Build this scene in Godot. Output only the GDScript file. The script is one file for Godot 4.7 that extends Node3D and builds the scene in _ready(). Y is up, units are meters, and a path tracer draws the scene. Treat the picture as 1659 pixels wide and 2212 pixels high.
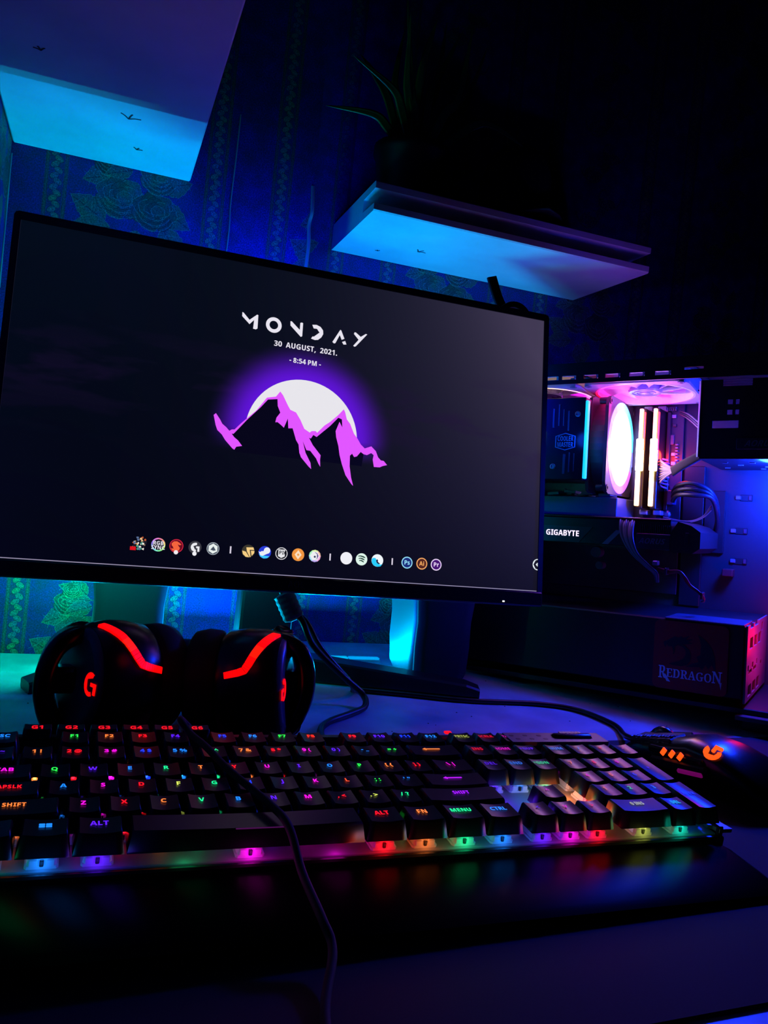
extends Node3D
# A desk at night: monitor, lit keyboard, headset, open computer tower and shelves in a wallpapered corner.
# World: metres, y up, desk top at y = 0, the camera above the origin.

var mats := {}
var taken := {}
const ID := Transform3D.IDENTITY

# ---------------------------------------------------------------- naming
func numbered(n: String) -> String:
	if not taken.has(n):
		taken[n] = 0
		return n
	taken[n] += 1
	return "%s_%03d" % [n, taken[n]]

func tag(o, label: String, category: String, group := ""):
	o.set_meta("label", label)
	o.set_meta("category", category)
	if group != "":
		o.set_meta("group", group)
	return o

func thing(called: String, label: String, category: String, xf := ID, group := "") -> Node3D:
	var o := Node3D.new()
	o.name = numbered(called)
	add_child(o)
	o.transform = xf
	return tag(o, label, category, group)

func part(called: String, parent, xf := ID) -> Node3D:
	var o := Node3D.new()
	o.name = called
	parent.add_child(o, true)
	o.transform = xf
	return o

func put(called: String, mesh: Mesh, m: Material, parent = null, xf := ID) -> MeshInstance3D:
	var o := MeshInstance3D.new()
	o.mesh = mesh
	o.material_override = m
	o.cast_shadow = GeometryInstance3D.SHADOW_CASTING_SETTING_ON
	o.transform = xf
	if parent == null:
		o.name = numbered(called)
		add_child(o)
	else:
		o.name = called
		parent.add_child(o, true)
	return o

func done(st: SurfaceTool) -> ArrayMesh:
	st.generate_normals()
	return st.commit()

func obj(called: String, st: SurfaceTool, m: Material, parent = null, xf := ID) -> MeshInstance3D:
	return put(called, done(st), m, parent, xf)

func struct(called: String, st: SurfaceTool, m: Material) -> MeshInstance3D:
	var o := obj(called, st, m)
	o.set_meta("kind", "structure")
	return o

# ---------------------------------------------------------------- materials
func mat(c: Color, rough := 0.6, metal := 0.0) -> StandardMaterial3D:
	var k := "%s|%.3f|%.2f" % [c.to_html(), rough, metal]
	if not mats.has(k):
		var m := StandardMaterial3D.new()
		m.albedo_color = c
		m.roughness = rough
		m.metallic = metal
		mats[k] = m
	return mats[k]

func glow(c: Color, e: float) -> StandardMaterial3D:
	var k := "g%s|%.4f" % [c.to_html(), e]
	if not mats.has(k):
		var m := StandardMaterial3D.new()
		m.albedo_color = Color(0.02, 0.02, 0.02)
		m.roughness = 0.5
		m.emission_enabled = true
		m.emission = c
		m.emission_energy_multiplier = e
		mats[k] = m
	return mats[k]

# a translucent part that is lit from inside: keeps its own pale body colour
func lit(body: Color, c: Color, e: float) -> StandardMaterial3D:
	var k := "l%s%s|%.4f" % [body.to_html(), c.to_html(), e]
	if not mats.has(k):
		var m := StandardMaterial3D.new()
		m.albedo_color = body
		m.roughness = 0.3
		m.emission_enabled = true
		m.emission = c
		m.emission_energy_multiplier = e
		mats[k] = m
	return mats[k]

# milky plastic that lets light through
func clear_plastic(c: Color, rough: float) -> StandardMaterial3D:
	var k := "c%s|%.3f" % [c.to_html(), rough]
	if not mats.has(k):
		var m := StandardMaterial3D.new()
		m.albedo_color = c
		m.roughness = rough
		m.backlight_enabled = true
		m.backlight = Color(0.8, 0.8, 0.8)
		mats[k] = m
	return mats[k]

func noise_tex(size: int, freq: float, lo: Color, hi: Color, seed_n: int, octaves := 4) -> ImageTexture:
	var n := FastNoiseLite.new()
	n.seed = seed_n
	n.noise_type = FastNoiseLite.TYPE_SIMPLEX_SMOOTH
	n.frequency = freq
	n.fractal_octaves = octaves
	var im := n.get_seamless_image(size, size)
	im.convert(Image.FORMAT_RGB8)
	var d := im.get_data()
	for i in range(0, d.size(), 3):
		var c := lo.lerp(hi, d[i] / 255.0)
		d[i] = c.r8
		d[i + 1] = c.g8
		d[i + 2] = c.b8
	return ImageTexture.create_from_image(Image.create_from_data(size, size, false, Image.FORMAT_RGB8, d))

# ---------------------------------------------------------------- geometry helpers
func sf() -> SurfaceTool:
	var st := SurfaceTool.new()
	st.begin(Mesh.PRIMITIVE_TRIANGLES)
	return st

func tri(st: SurfaceTool, a: Vector3, b: Vector3, c: Vector3, sm := -1) -> void:
	st.set_smooth_group(sm)
	st.add_vertex(a)
	st.set_smooth_group(sm)
	st.add_vertex(c)
	st.set_smooth_group(sm)
	st.add_vertex(b)

func quad(st: SurfaceTool, a: Vector3, b: Vector3, c: Vector3, d: Vector3, sm := -1) -> void:
	tri(st, a, b, c, sm)
	tri(st, a, c, d, sm)

func ring(pts: PackedVector2Array, xf: Transform3D, z := 0.0) -> PackedVector3Array:
	var r := PackedVector3Array()
	for p in pts:
		r.append(xf * Vector3(p.x, p.y, z))
	return r

func loft(st: SurfaceTool, rings: Array, cap0 := true, cap1 := true, sm := -1) -> void:
	var n: int = rings[0].size()
	for k in rings.size() - 1:
		var a: PackedVector3Array = rings[k]
		var b: PackedVector3Array = rings[k + 1]
		for i in n:
			var j := (i + 1) % n
			quad(st, a[i], a[j], b[j], b[i], sm)
	if cap0:
		fan(st, rings[0], true)
	if cap1:
		fan(st, rings[-1], false)

func fan(st: SurfaceTool, r: PackedVector3Array, back: bool) -> void:
	var c := Vector3.ZERO
	for p in r:
		c += p
	c /= r.size()
	for i in r.size():
		var j := (i + 1) % r.size()
		if back:
			tri(st, c, r[j], r[i])
		else:
			tri(st, c, r[i], r[j])

func rr(w: float, h: float, rad: float, n := 2) -> PackedVector2Array:
	var out := PackedVector2Array()
	rad = minf(rad, minf(w, h) * 0.499)
	for q in 4:
		var c := Vector2((w / 2 - rad) * (1 if q == 0 or q == 3 else -1), (h / 2 - rad) * (1 if q < 2 else -1))
		for k in n + 1:
			var a := q * PI / 2 + k * PI / 2 / n
			out.append(c + Vector2(cos(a), sin(a)) * rad)
	return out

func oval(rx: float, ry: float, n: int) -> PackedVector2Array:
	var out := PackedVector2Array()
	for k in n:
		out.append(Vector2(cos(TAU * k / n) * rx, sin(TAU * k / n) * ry))
	return out

# a box round c, its edges chamfered by b
func box(st: SurfaceTool, c: Vector3, s: Vector3, b := 0.001, basis := Basis.IDENTITY) -> void:
	var xf := Transform3D(basis, c)
	b = minf(b, minf(s.x, minf(s.y, s.z)) * 0.3)
	var outer := rr(s.x, s.y, b, 1)
	var inner := rr(s.x - 2 * b, s.y - 2 * b, b * 0.3, 1)
	loft(st, [ring(inner, xf, -s.z / 2), ring(outer, xf, -s.z / 2 + b), ring(outer, xf, s.z / 2 - b), ring(inner, xf, s.z / 2)])

func prism(st: SurfaceTool, poly: PackedVector2Array, z0: float, z1: float, xf := ID) -> void:
	if Geometry2D.is_polygon_clockwise(poly):
		poly = poly.duplicate()
		poly.reverse()
	var a := ring(poly, xf, z0)
	var b := ring(poly, xf, z1)
	var t := Geometry2D.triangulate_polygon(poly)
	for i in range(0, t.size(), 3):
		var w := (poly[t[i + 1]] - poly[t[i]]).cross(poly[t[i + 2]] - poly[t[i]]) > 0
		var j: int = t[i + 1] if w else t[i + 2]
		var k: int = t[i + 2] if w else t[i + 1]
		tri(st, b[t[i]], b[j], b[k])
		tri(st, a[t[i]], a[k], a[j])
	for i in poly.size():
		var j := (i + 1) % poly.size()
		quad(st, a[i], a[j], b[j], b[i])

# a plate between an outer outline and a hole with as many points
func frame(st: SurfaceTool, outer: PackedVector2Array, inner: PackedVector2Array, z0: float, z1: float, xf := ID) -> void:
	var n := outer.size()
	var a := ring(outer, xf, z0)
	var b := ring(outer, xf, z1)
	var c := ring(inner, xf, z0)
	var d := ring(inner, xf, z1)
	for i in n:
		var j := (i + 1) % n
		quad(st, a[i], a[j], b[j], b[i])
		quad(st, c[j], c[i], d[i], d[j])
		quad(st, b[i], b[j], d[j], d[i])
		quad(st, a[j], a[i], c[i], c[j])

# a flat plate on a grid of column and row lines with some cells left open
func punched(st: SurfaceTool, xs: Array, ys: Array, open: Array, t: float, xf := ID) -> void:
	for i in xs.size() - 1:
		for j in ys.size() - 1:
			if [i, j] in open:
				continue
			var c := Vector3((xs[i] + xs[i + 1]) / 2.0, (ys[j] + ys[j + 1]) / 2.0, 0)
			var s := Vector3(xs[i + 1] - xs[i], ys[j + 1] - ys[j], t)
			var p := []
			for k in 8:
				p.append(xf * (c + s * Vector3((k & 1) - 0.5, ((k >> 1) & 1) - 0.5, (k >> 2) - 0.5)))
			quad(st, p[4], p[5], p[7], p[6])
			quad(st, p[1], p[0], p[2], p[3])
			quad(st, p[0], p[1], p[5], p[4])
			quad(st, p[3], p[2], p[6], p[7])
			quad(st, p[1], p[3], p[7], p[5])
			quad(st, p[2], p[0], p[4], p[6])

func curve(pts: Array, per := 6) -> PackedVector3Array:
	var out := PackedVector3Array()
	var n := pts.size()
	for i in n - 1:
		var a: Vector3 = pts[maxi(i - 1, 0)]
		var b: Vector3 = pts[i]
		var c: Vector3 = pts[i + 1]
		var d: Vector3 = pts[mini(i + 2, n - 1)]
		for k in per:
			out.append(b.cubic_interpolate(c, a, d, float(k) / per))
	out.append(pts[-1])
	return out

# a swept outline (round, or rx by ry) along a path; taper gives the radius factor along it
func sweep(st: SurfaceTool, path: PackedVector3Array, outline: PackedVector2Array, up := Vector3.UP, taper = null) -> void:
	var rings := []
	for i in path.size():
		var dir := (path[mini(i + 1, path.size() - 1)] - path[maxi(i - 1, 0)]).normalized()
		var x := up.cross(dir)
		if x.length() < 1e-4:
			x = Vector3.RIGHT.cross(dir)
		x = x.normalized()
		var y := dir.cross(x)
		var f := 1.0
		if taper != null:
			f = taper.call(float(i) / (path.size() - 1))
		rings.append(ring(outline, Transform3D(Basis(x * f, y * f, dir), path[i])))
	loft(st, rings, true, true, 1)

func tube(st: SurfaceTool, path: PackedVector3Array, r: float, sides := 8) -> void:
	sweep(st, path, oval(r, r, sides))

# profile of (radius, height) turned round the z axis of xf
func lathe(st: SurfaceTool, prof: Array, n: int, xf := ID, sm := 1) -> void:
	var rings := []
	for p in prof:
		rings.append(ring(oval(p[0], p[0], n), xf, p[1]))
	loft(st, rings, true, true, sm)

func flat(v: Array, k := 0.001) -> PackedVector2Array:
	var out := PackedVector2Array()
	for i in range(0, v.size(), 2):
		out.append(Vector2(v[i], v[i + 1]) * k)
	return out

func lettering(called: String, s: String, cap: float, m: Material, parent, xf: Transform3D, bold := true, face := "Droid Sans", wide := 1.0) -> MeshInstance3D:
	var key := "T%s|%.5f|%s|%s" % [s, cap, bold, face]
	if not mats.has(key):
		var t := TextMesh.new()
		var f := SystemFont.new()
		f.font_names = PackedStringArray([face])
		f.font_weight = 700 if bold else 400
		t.font = f
		t.text = s
		t.font_size = 48
		t.pixel_size = cap / (0.714 * 48)
		t.depth = 0.00008
		t.curve_step = 2.0
		mats[key] = t
	return put(called, mats[key], m, parent, xf * Transform3D(Basis.from_scale(Vector3(wide, 1, 1)), Vector3.ZERO))

# lettering stretched to a given width, its slant given by lean
func fitted(called: String, s: String, cap: float, width: float, m: Material, parent, at: Vector3, face := "Droid Sans", lean := 0.0) -> MeshInstance3D:
	var o := lettering(called, s, cap, m, parent, Transform3D(Basis.IDENTITY, at), true, face)
	var f: float = width / maxf(o.mesh.get_aabb().size.x, 1e-5)
	o.transform = Transform3D(Basis(Vector3(f, 0, 0), Vector3(lean, 1, 0), Vector3(0, 0, 1)), at)
	return o

func omni(at: Vector3, c: Color, e: float, size := 0.01, parent = null) -> void:
	var l := OmniLight3D.new()
	l.name = "lamp_glow"
	l.light_color = c
	l.light_energy = e
	l.light_size = size
	l.omni_range = 6.0
	l.omni_attenuation = 2.0
	l.shadow_enabled = true
	(self if parent == null else parent).add_child(l, true)
	l.position = at

func area(at: Vector3, towards: Vector3, size: Vector2, c: Color, e: float, parent = null, side := Vector3.RIGHT) -> void:
	var l := AreaLight3D.new()
	l.name = "lamp_panel"
	l.light_color = c
	l.light_energy = e
	l.area_size = size
	l.area_normalize_energy = true
	l.area_range = 6.0
	l.area_attenuation = 2.0
	l.shadow_enabled = true
	(self if parent == null else parent).add_child(l, true)
	var z := -towards.normalized()
	var y := z.cross(side).normalized()
	l.transform = Transform3D(Basis(y.cross(z), y, z), at)

# ================================================================ the scene
func _ready() -> void:
	set_view()
	build_room()
	build_desk()
	build_shelves()
	build_strips()
	build_monitor()
	build_tower()
	build_keyboard()
	build_headset()
	build_speakers()
	build_mouse()
	build_cables()
	build_plant()
	build_small_things()

func set_view() -> void:
	var cam := Camera3D.new()
	cam.name = "camera"
	add_child(cam)
	cam.transform = Transform3D(Basis(Vector3(0.9372, 0.1007, 0.334), Vector3(-0.0883, 0.9947, -0.0521), Vector3(-0.3374, 0.0193, 0.9412)).orthonormalized(), Vector3(0, 0.205, 0))
	cam.fov = 65.596
	cam.near = 0.02
	cam.far = 20.0
	cam.current = true
	var e := Environment.new()
	e.background_mode = Environment.BG_COLOR
	e.background_color = Color.BLACK
	e.tonemap_mode = Environment.TONE_MAPPER_LINEAR
	e.tonemap_exposure = 1.0
	e.sdfgi_enabled = true
	e.ssao_enabled = true
	e.ssil_enabled = true
	var w := WorldEnvironment.new()
	w.name = "surroundings"
	w.environment = e
	add_child(w)

# ---------------------------------------------------------------- room
const WALL_Z := -0.9285
const NICHE_Z := -1.04
const CORNER_X := 0.205
const SIDE_X := -0.118

var paper: Image
func fill(poly: PackedVector2Array, c: Color) -> void:
	# scan-line fill into the wallpaper print, wrapping round at the edges of the repeat
	var w := paper.get_width()
	var h := paper.get_height()
	var lo := 1e9
	var hi := -1e9
	for p in poly:
		lo = minf(lo, p.y)
		hi = maxf(hi, p.y)
	for y in range(int(floor(lo)), int(ceil(hi)) + 1):
		var xs := []
		for i in poly.size():
			var a := poly[i]
			var b := poly[(i + 1) % poly.size()]
			if (a.y <= y + 0.5) != (b.y <= y + 0.5):
				xs.append(a.x + (y + 0.5 - a.y) / (b.y - a.y) * (b.x - a.x))
		xs.sort()
		for k in range(0, xs.size() - 1, 2):
			var x0 := int(round(xs[k]))
			var x1 := int(round(xs[k + 1]))
			if x1 <= x0:
				continue
			var yy := posmod(y, h)
			var s := posmod(x0, w)
			var n := mini(x1 - x0, w)
			paper.fill_rect(Rect2i(s, yy, mini(n, w - s), 1), c)
			if s + n > w:
				paper.fill_rect(Rect2i(0, yy, s + n - w, 1), c)

func stroke(pts: PackedVector2Array, wd: float, c: Color) -> void:
	for i in pts.size() - 1:
		var d := (pts[i + 1] - pts[i]).normalized()
		var n := Vector2(-d.y, d.x) * wd / 2
		fill(PackedVector2Array([pts[i] + n, pts[i] - n, pts[i + 1] - n + d, pts[i + 1] + n + d]), c)

# a toothed leaf with veins: root, direction in degrees (0 = right, 90 = up the wall), length and width in mm
func print_leaf(at: Vector2, deg: float, ln: float, wd: float, body: Color, line: Color, teeth := 5) -> void:
	var k := paper.get_width() / 240.0
	var d := Vector2(cos(deg_to_rad(deg)), -sin(deg_to_rad(deg)))
	var n := Vector2(-d.y, d.x)
	var one := PackedVector2Array()
	var two := PackedVector2Array()
	var m := 24
	for i in m + 1:
		var t := float(i) / m
		var r := sin(PI * pow(t, 0.75)) * wd / 2 * (0.86 + 0.16 * (1.0 - fmod(t * teeth, 1.0)))
		var q := at + d * ln * t + n * sin(t * 3.0) * ln * 0.04
		one.append((q + n * r) * k)
		two.append((q - n * r) * k)
	two.reverse()
	var all := one.duplicate()
	all.append_array(two)
	fill(all, body)
	var rim := all.duplicate()
	rim.append(all[0])
	stroke(rim, 2.0, line)
	stroke(PackedVector2Array([at * k, (at + d * ln * 0.9) * k]), 3.5, Color(0.05, 0.16, 0.22))
	for i in range(1, 5):
		var q := at + d * ln * i * 0.19
		for s in [-1.0, 1.0]:
			stroke(PackedVector2Array([q * k, (q + d * ln * 0.13 + n * s * wd * 0.28) * k]), 1.8, line)

func print_flower(at: Vector2, r: float, body: Color, line: Color) -> void:
	var k := paper.get_width() / 240.0
	for g in 3:
		var n := 7 - g
		for i in n:
			var a := TAU * i / n + g * 0.5
			var c := at + Vector2(cos(a), sin(a) * 0.86) * r * (0.62 - 0.22 * g)
			var o := PackedVector2Array()
			for j in 18:
				var b := TAU * j / 18
				o.append((c + Vector2(cos(b), sin(b) * 0.9) * r * (0.46 - 0.07 * g) * (1 + 0.06 * sin(b * 5 + i))) * k)
			fill(o, body.darkened(0.08 * ((i + g) % 3)))
			o.append(o[0])
			stroke(o, 2.2, line if (i + g) % 2 == 0 else body.darkened(0.55))
	for i in 7:
		var o := PackedVector2Array()
		for j in 9:
			var b := PI * (0.1 + 0.8 * j / 8.0)
			o.append((at + Vector2(cos(b) * r * (0.95 - i * 0.09), sin(b) * r * (0.9 - i * 0.13))) * k)
		stroke(o, 2.4, line if i % 2 == 0 else body.darkened(0.5))

func wallpaper() -> ImageTexture:
	paper = Image.create(1024, 2048, false, Image.FORMAT_RGB8)
	paper.fill(Color8(12, 36, 112))
	var k := 1024 / 240.0
	var body := Color8(52, 92, 86)
	var line := Color8(88, 130, 118)
	var dark := Color8(6, 26, 60)
	for x in [0.0, 165.0]:
		for s in [-11.5, 7.5]:
			stroke(PackedVector2Array([Vector2((x + s + 2) * k, 0), Vector2((x + s + 2) * k, 2048)]), 4.2 * k, body)
			for q in [0.7, 2.0, 3.3]:
				stroke(PackedVector2Array([Vector2((x + s + q) * k, 0), Vector2((x + s + q) * k, 2048)]), 1.6, dark)
		stroke(PackedVector2Array([Vector2(x * k, 0), Vector2(x * k, 2048)]), 14.0 * k, Color8(12, 50, 100))
		for i in 40:
			var y := i * 12.0
			for s in [-1.0, 1.0]:
				var o := PackedVector2Array()
				for j in 16:
					var b := TAU * j / 16
					var p := Vector2(cos(b) * 4.9, sin(b) * 3.3).rotated(0.6 * s)
					o.append((Vector2(x + s * 1.8, y + s * 3.0) + p) * k)
				fill(o, body.lightened(0.1))
				o.append(o[0])
				stroke(o, 1.8, dark)
				stroke(PackedVector2Array([(Vector2(x + s * 1.8 - 2.4, y + s * 3.0 - 1)) * k, (Vector2(x + s * 1.8 + 2.4, y + s * 3.0 + 1.2)) * k]), 2.0, line)
	# wide stripe: a rose over leaves; y counts down from the top of the 0.48 m repeat
	var c := Vector2(82, 0)
	for l in [[60, 30, 200, 36, 26], [66, 40, 150, 34, 22], [108, 34, 20, 34, 24], [104, 52, -30, 44, 30], [112, 78, -52, 44, 30], [86, 86, -100, 40, 24], [52, 82, 150, 42, 30], [58, 88, 190, 44, 24], [70, 92, -70, 36, 22], [96, 20, 60, 30, 22]]:
		print_leaf(Vector2(l[0], l[1]), l[2], l[3], l[4], body, line)
	print_flower(Vector2(66, 54), 25, body, line)
	print_flower(Vector2(102, 62), 23, body.darkened(0.12), line)
	print_flower(Vector2(52, 20), 15, body.darkened(0.2), line)
	# lower spray
	stroke(PackedVector2Array([Vector2(112, 520) * k, Vector2(88, 482) * k, Vector2(70, 454) * k]), 5, body)
	stroke(PackedVector2Array([Vector2(112, 520) * k, Vector2(78, 496) * k, Vector2(50, 490) * k]), 5, body)
	for l in [[80, 420, 112, 40, 25], [104, 424, 80, 36, 24], [66, 440, 160, 28, 16], [74, 446, 176, 32, 14], [76, 452, 200, 30, 18], [70, 440, 138, 24, 14]]:
		print_leaf(Vector2(l[0], l[1] + 50), l[2], l[3], l[4], body, line)
	print_flower(Vector2(104, 506), 19, body, line)
	print_flower(Vector2(54, 486), 9, body, line)
	# scrolling foliage between the two bouquets
	for i in 8:
		var y := 140.0 + i * 34
		var s := 1.0 if i % 2 == 0 else -1.0
		var o := PackedVector2Array()
		for j in 14:
			var b := j / 13.0 * 4.4
			o.append((Vector2(82 + s * 12, y) + Vector2(cos(b) * s, sin(b)) * (26 - j * 1.4)) * k)
		stroke(o, 9, body.darkened(0.1))
		for j in [2, 5, 8]:
			print_leaf(o[j] / k, 60 + s * 60 + j * 25, 26, 15, body.darkened(0.1), line)
	# narrow stripe: a plain cloth ground, left clear
	# cloth grain, faded patches and specks of the printed paper
	var fine := FastNoiseLite.new()
	fine.seed = 5
	fine.frequency = 0.11
	fine.fractal_octaves = 3
	var blot := FastNoiseLite.new()
	blot.seed = 9
	blot.frequency = 0.009
	blot.fractal_octaves = 4
	var a := fine.get_seamless_image(1024, 2048).get_data()
	var b2 := blot.get_seamless_image(1024, 2048).get_data()
	var d := paper.get_data()
	for i in a.size():
		var g := 0.55 + 0.9 * a[i] / 255.0
		var t := b2[i] / 255.0
		var q := i * 3
		d[q] = mini(255, int(d[q] * g))
		d[q + 1] = mini(255, int(d[q + 1] * g * (1.15 - 0.35 * t)))
		d[q + 2] = mini(255, int(d[q + 2] * g * (0.75 + 0.5 * t)))
	return ImageTexture.create_from_image(Image.create_from_data(1024, 2048, false, Image.FORMAT_RGB8, d))

# a wall face with the print laid on in metres: u runs along the wall from u0
func papered(st: SurfaceTool, a: Vector3, b: Vector3, y0: float, y1: float, u0: float) -> void:
	var n := (b - a).cross(Vector3.UP).normalized()
	var ln := a.distance_to(b)
	for v in [[a, y0, 0.0], [b, y1, ln], [b, y0, ln], [a, y0, 0.0], [a, y1, 0.0], [b, y1, ln]]:
		st.set_normal(n)
		st.set_uv(Vector2((u0 + v[2]) / 0.24, -(v[1] - 0.074) / 0.48))
		st.add_vertex(Vector3(v[0].x, v[1], v[0].z))

func build_room() -> void:
	var m := StandardMaterial3D.new()
	m.albedo_texture = wallpaper()
	m.roughness = 0.62
	var plain := mat(Color(0.16, 0.17, 0.2), 0.8)
	var floor_y := -0.74
	var top := 1.9
	for f in [["wall_back", Vector3(SIDE_X - 0.05, 0, WALL_Z), Vector3(CORNER_X, 0, WALL_Z), 0.145], ["wall_return", Vector3(CORNER_X, 0, WALL_Z), Vector3(CORNER_X, 0, NICHE_Z), 0.03], ["wall_niche", Vector3(CORNER_X, 0, NICHE_Z), Vector3(2.3, 0, NICHE_Z), 0.102], ["wall_left", Vector3(SIDE_X, 0, 1.5), Vector3(SIDE_X, 0, WALL_Z), 0.09]]:
		var st := sf()
		papered(st, f[1], f[2], floor_y, top, f[3])
		var o := put(f[0], st.commit(), m)
		o.set_meta("kind", "structure")
		# the masonry behind the paper
		if f[0] == "wall_return":
			continue
		var back := sf()
		var n: Vector3 = (f[2] - f[1]).cross(Vector3.UP).normalized()
		var mid: Vector3 = (f[1] + f[2]) / 2 - n * 0.062 + Vector3(0, (floor_y + top) / 2, 0)
		var dir: Vector3 = (f[2] - f[1]).normalized()
		box(back, mid, Vector3(f[1].distance_to(f[2]), top - floor_y, 0.12), 0.001, Basis(dir, Vector3.UP, dir.cross(Vector3.UP)))
		obj("masonry", back, plain, o)
	for b in [["floor", Vector3(1.05, floor_y - 0.06, 0.2), Vector3(2.7, 0.12, 2.8), mat(Color(0.12, 0.1, 0.09), 0.6)], ["ceiling", Vector3(1.05, top + 0.06, 0.2), Vector3(2.7, 0.12, 2.8), plain], ["wall_right", Vector3(2.36, 0.58, 0.2), Vector3(0.12, 2.6, 2.8), plain], ["wall_front", Vector3(1.05, 0.58, 1.56), Vector3(2.7, 2.6, 0.12), plain]]:
		var st := sf()
		box(st, b[1], b[2])
		struct(b[0], st, b[3])
	# lifted edges of the paper
	var edge := mat(Color(0.5, 0.55, 0.55), 0.5)
	for e in [["wall_back", [[0.1122, 0.62, 0.002], [0.1115, 0.57, 0.003], [0.1105, 0.52, 0.002], [0.1115, 0.49, 0.003], [0.1105, 0.45, 0.002]], 0.0007], ["wall_back", [[0.2035, 0.56, 0.001], [0.2045, 0.53, 0.004], [0.203, 0.515, 0.002], [0.2045, 0.49, 0.003], [0.2035, 0.45, 0.002]], 0.0022], ["wall_left", [[-0.1165, 0.52, 0.006], [-0.1158, 0.49, 0.012], [-0.1162, 0.46, 0.008], [-0.1155, 0.42, 0.014], [-0.116, 0.38, 0.01]], 0.0009]]:
		var pts := []
		for q in e[1]:
			pts.append(Vector3(q[0], q[1], WALL_Z + q[2]))
		var st := sf()
		sweep(st, curve(pts, 5), oval(e[2], 0.0006, 6), Vector3.BACK)
		obj("torn_edge", st, edge, get_node(e[0]))

func build_desk() -> void:
	var t := thing("desk", "white desk top with dusty smears under monitor, keyboard and headset", "desk")
	var m := StandardMaterial3D.new()
	m.albedo_texture = noise_tex(512, 0.012, Color(0.66, 0.66, 0.66), Color(0.84, 0.84, 0.84), 21, 5)
	m.roughness = 0.34
	m.uv1_triplanar = true
	m.uv1_scale = Vector3(2.2, 2.2, 2.2)
	var st := sf()
	box(st, Vector3(0.7, -0.0125, -0.545), Vector3(1.62, 0.025, 0.745), 0.0015)
	box(st, Vector3(0.87, -0.0125, -0.977), Vector3(1.3, 0.025, 0.122), 0.0015)
	obj("desk_top", st, m, t)
	for x in [-0.06, 1.46]:
		for z in [-0.86, -0.22]:
			st = sf()
			box(st, Vector3(x, -0.3825, z), Vector3(0.05, 0.715, 0.05), 0.003)
			obj("leg", st, mat(Color(0.4, 0.4, 0.42), 0.5), t)
	# crumbs and dried drops on the top
	var dirt := mat(Color(0.09, 0.09, 0.08), 0.9)
	var rng := RandomNumberGenerator.new()
	rng.seed = 3
	st = sf()
	for i in 46:
		var p := Vector3(rng.randf_range(-0.1, 0.62), 0.0002, rng.randf_range(-0.86, -0.56))
		lathe(st, [[rng.randf_range(0.0004, 0.0011), -0.0002], [0.0003, 0.0003]], 6, Transform3D(Basis(Vector3.RIGHT, Vector3.FORWARD, Vector3.UP), p))
	var o := obj("crumbs", st, dirt)
	o.set_meta("kind", "stuff")
	tag(o, "tiny dark crumbs scattered over the white desk top", "crumbs")

func scuffs(parent, spots: Array, y: float) -> void:
	var dark := mat(Color(0.16, 0.18, 0.18), 0.8)
	for s in spots:
		for k in 3:
			var a: float = s[2] + k * 0.9
			var st := sf()
			var q := Vector3(s[0], y, s[1])
			var d: Vector3 = Vector3(cos(a), 0, sin(a)) * float(s[3])
			sweep(st, curve([q, q + d * 0.5 + Vector3(0, 0, s[3] * 0.1), q + d], 3), oval(0.0008, 0.0003, 6))
			obj("scratch", st, dark, parent)

func build_shelves() -> void:
	var white := StandardMaterial3D.new()
	white.albedo_texture = noise_tex(512, 0.01, Color(0.78, 0.78, 0.78), Color(0.88, 0.88, 0.88), 33, 4)
	white.roughness = 0.42
	white.uv1_triplanar = true
	white.uv1_scale = Vector3(1.7, 1.7, 1.7)
	var t := thing("wall_shelf", "deep white shelf at the upper left with its underside lit cyan", "shelf", Transform3D(Basis.IDENTITY, Vector3(-0.0255, 0.533, -0.92)))
	var st := sf()
	box(st, Vector3(-0.001, 0.02, 0.297), Vector3(0.181, 0.04, 0.61), 0.0015)
	obj("board", st, white, t)
	scuffs(t, [[0.02, 0.12, 0.4, 0.012], [-0.05, 0.21, 1.0, 0.006], [-0.085, 0.25, 2.0, 0.005], [0.03, 0.05, 0.3, 0.006]], -0.0002)
	# right shelf: grooved front edge
	t = thing("wall_shelf", "white shelf with a deep groove along its front edge, below the spiky plant", "shelf", Transform3D(Basis.IDENTITY, Vector3(0.449, 0.525, -0.952)))
	st = sf()
	var prof := PackedVector2Array([Vector2(-0.087, 0), Vector2(0.086, 0), Vector2(0.0875, 0.0015), Vector2(0.0875, 0.0085), Vector2(0.045, 0.0095), Vector2(0.045, 0.0245), Vector2(0.0875, 0.0255), Vector2(0.0875, 0.0325), Vector2(0.086, 0.034), Vector2(-0.087, 0.034)])
	prism(st, prof, -0.188, 0.188, Transform3D(Basis(Vector3(0, 0, 1), Vector3.UP, Vector3(-1, 0, 0)), Vector3.ZERO))
	obj("board", st, white, t)
	scuffs(t, [[-0.09, -0.02, 0.2, 0.01], [-0.135, -0.05, 1.2, 0.004]], -0.0002)

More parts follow.
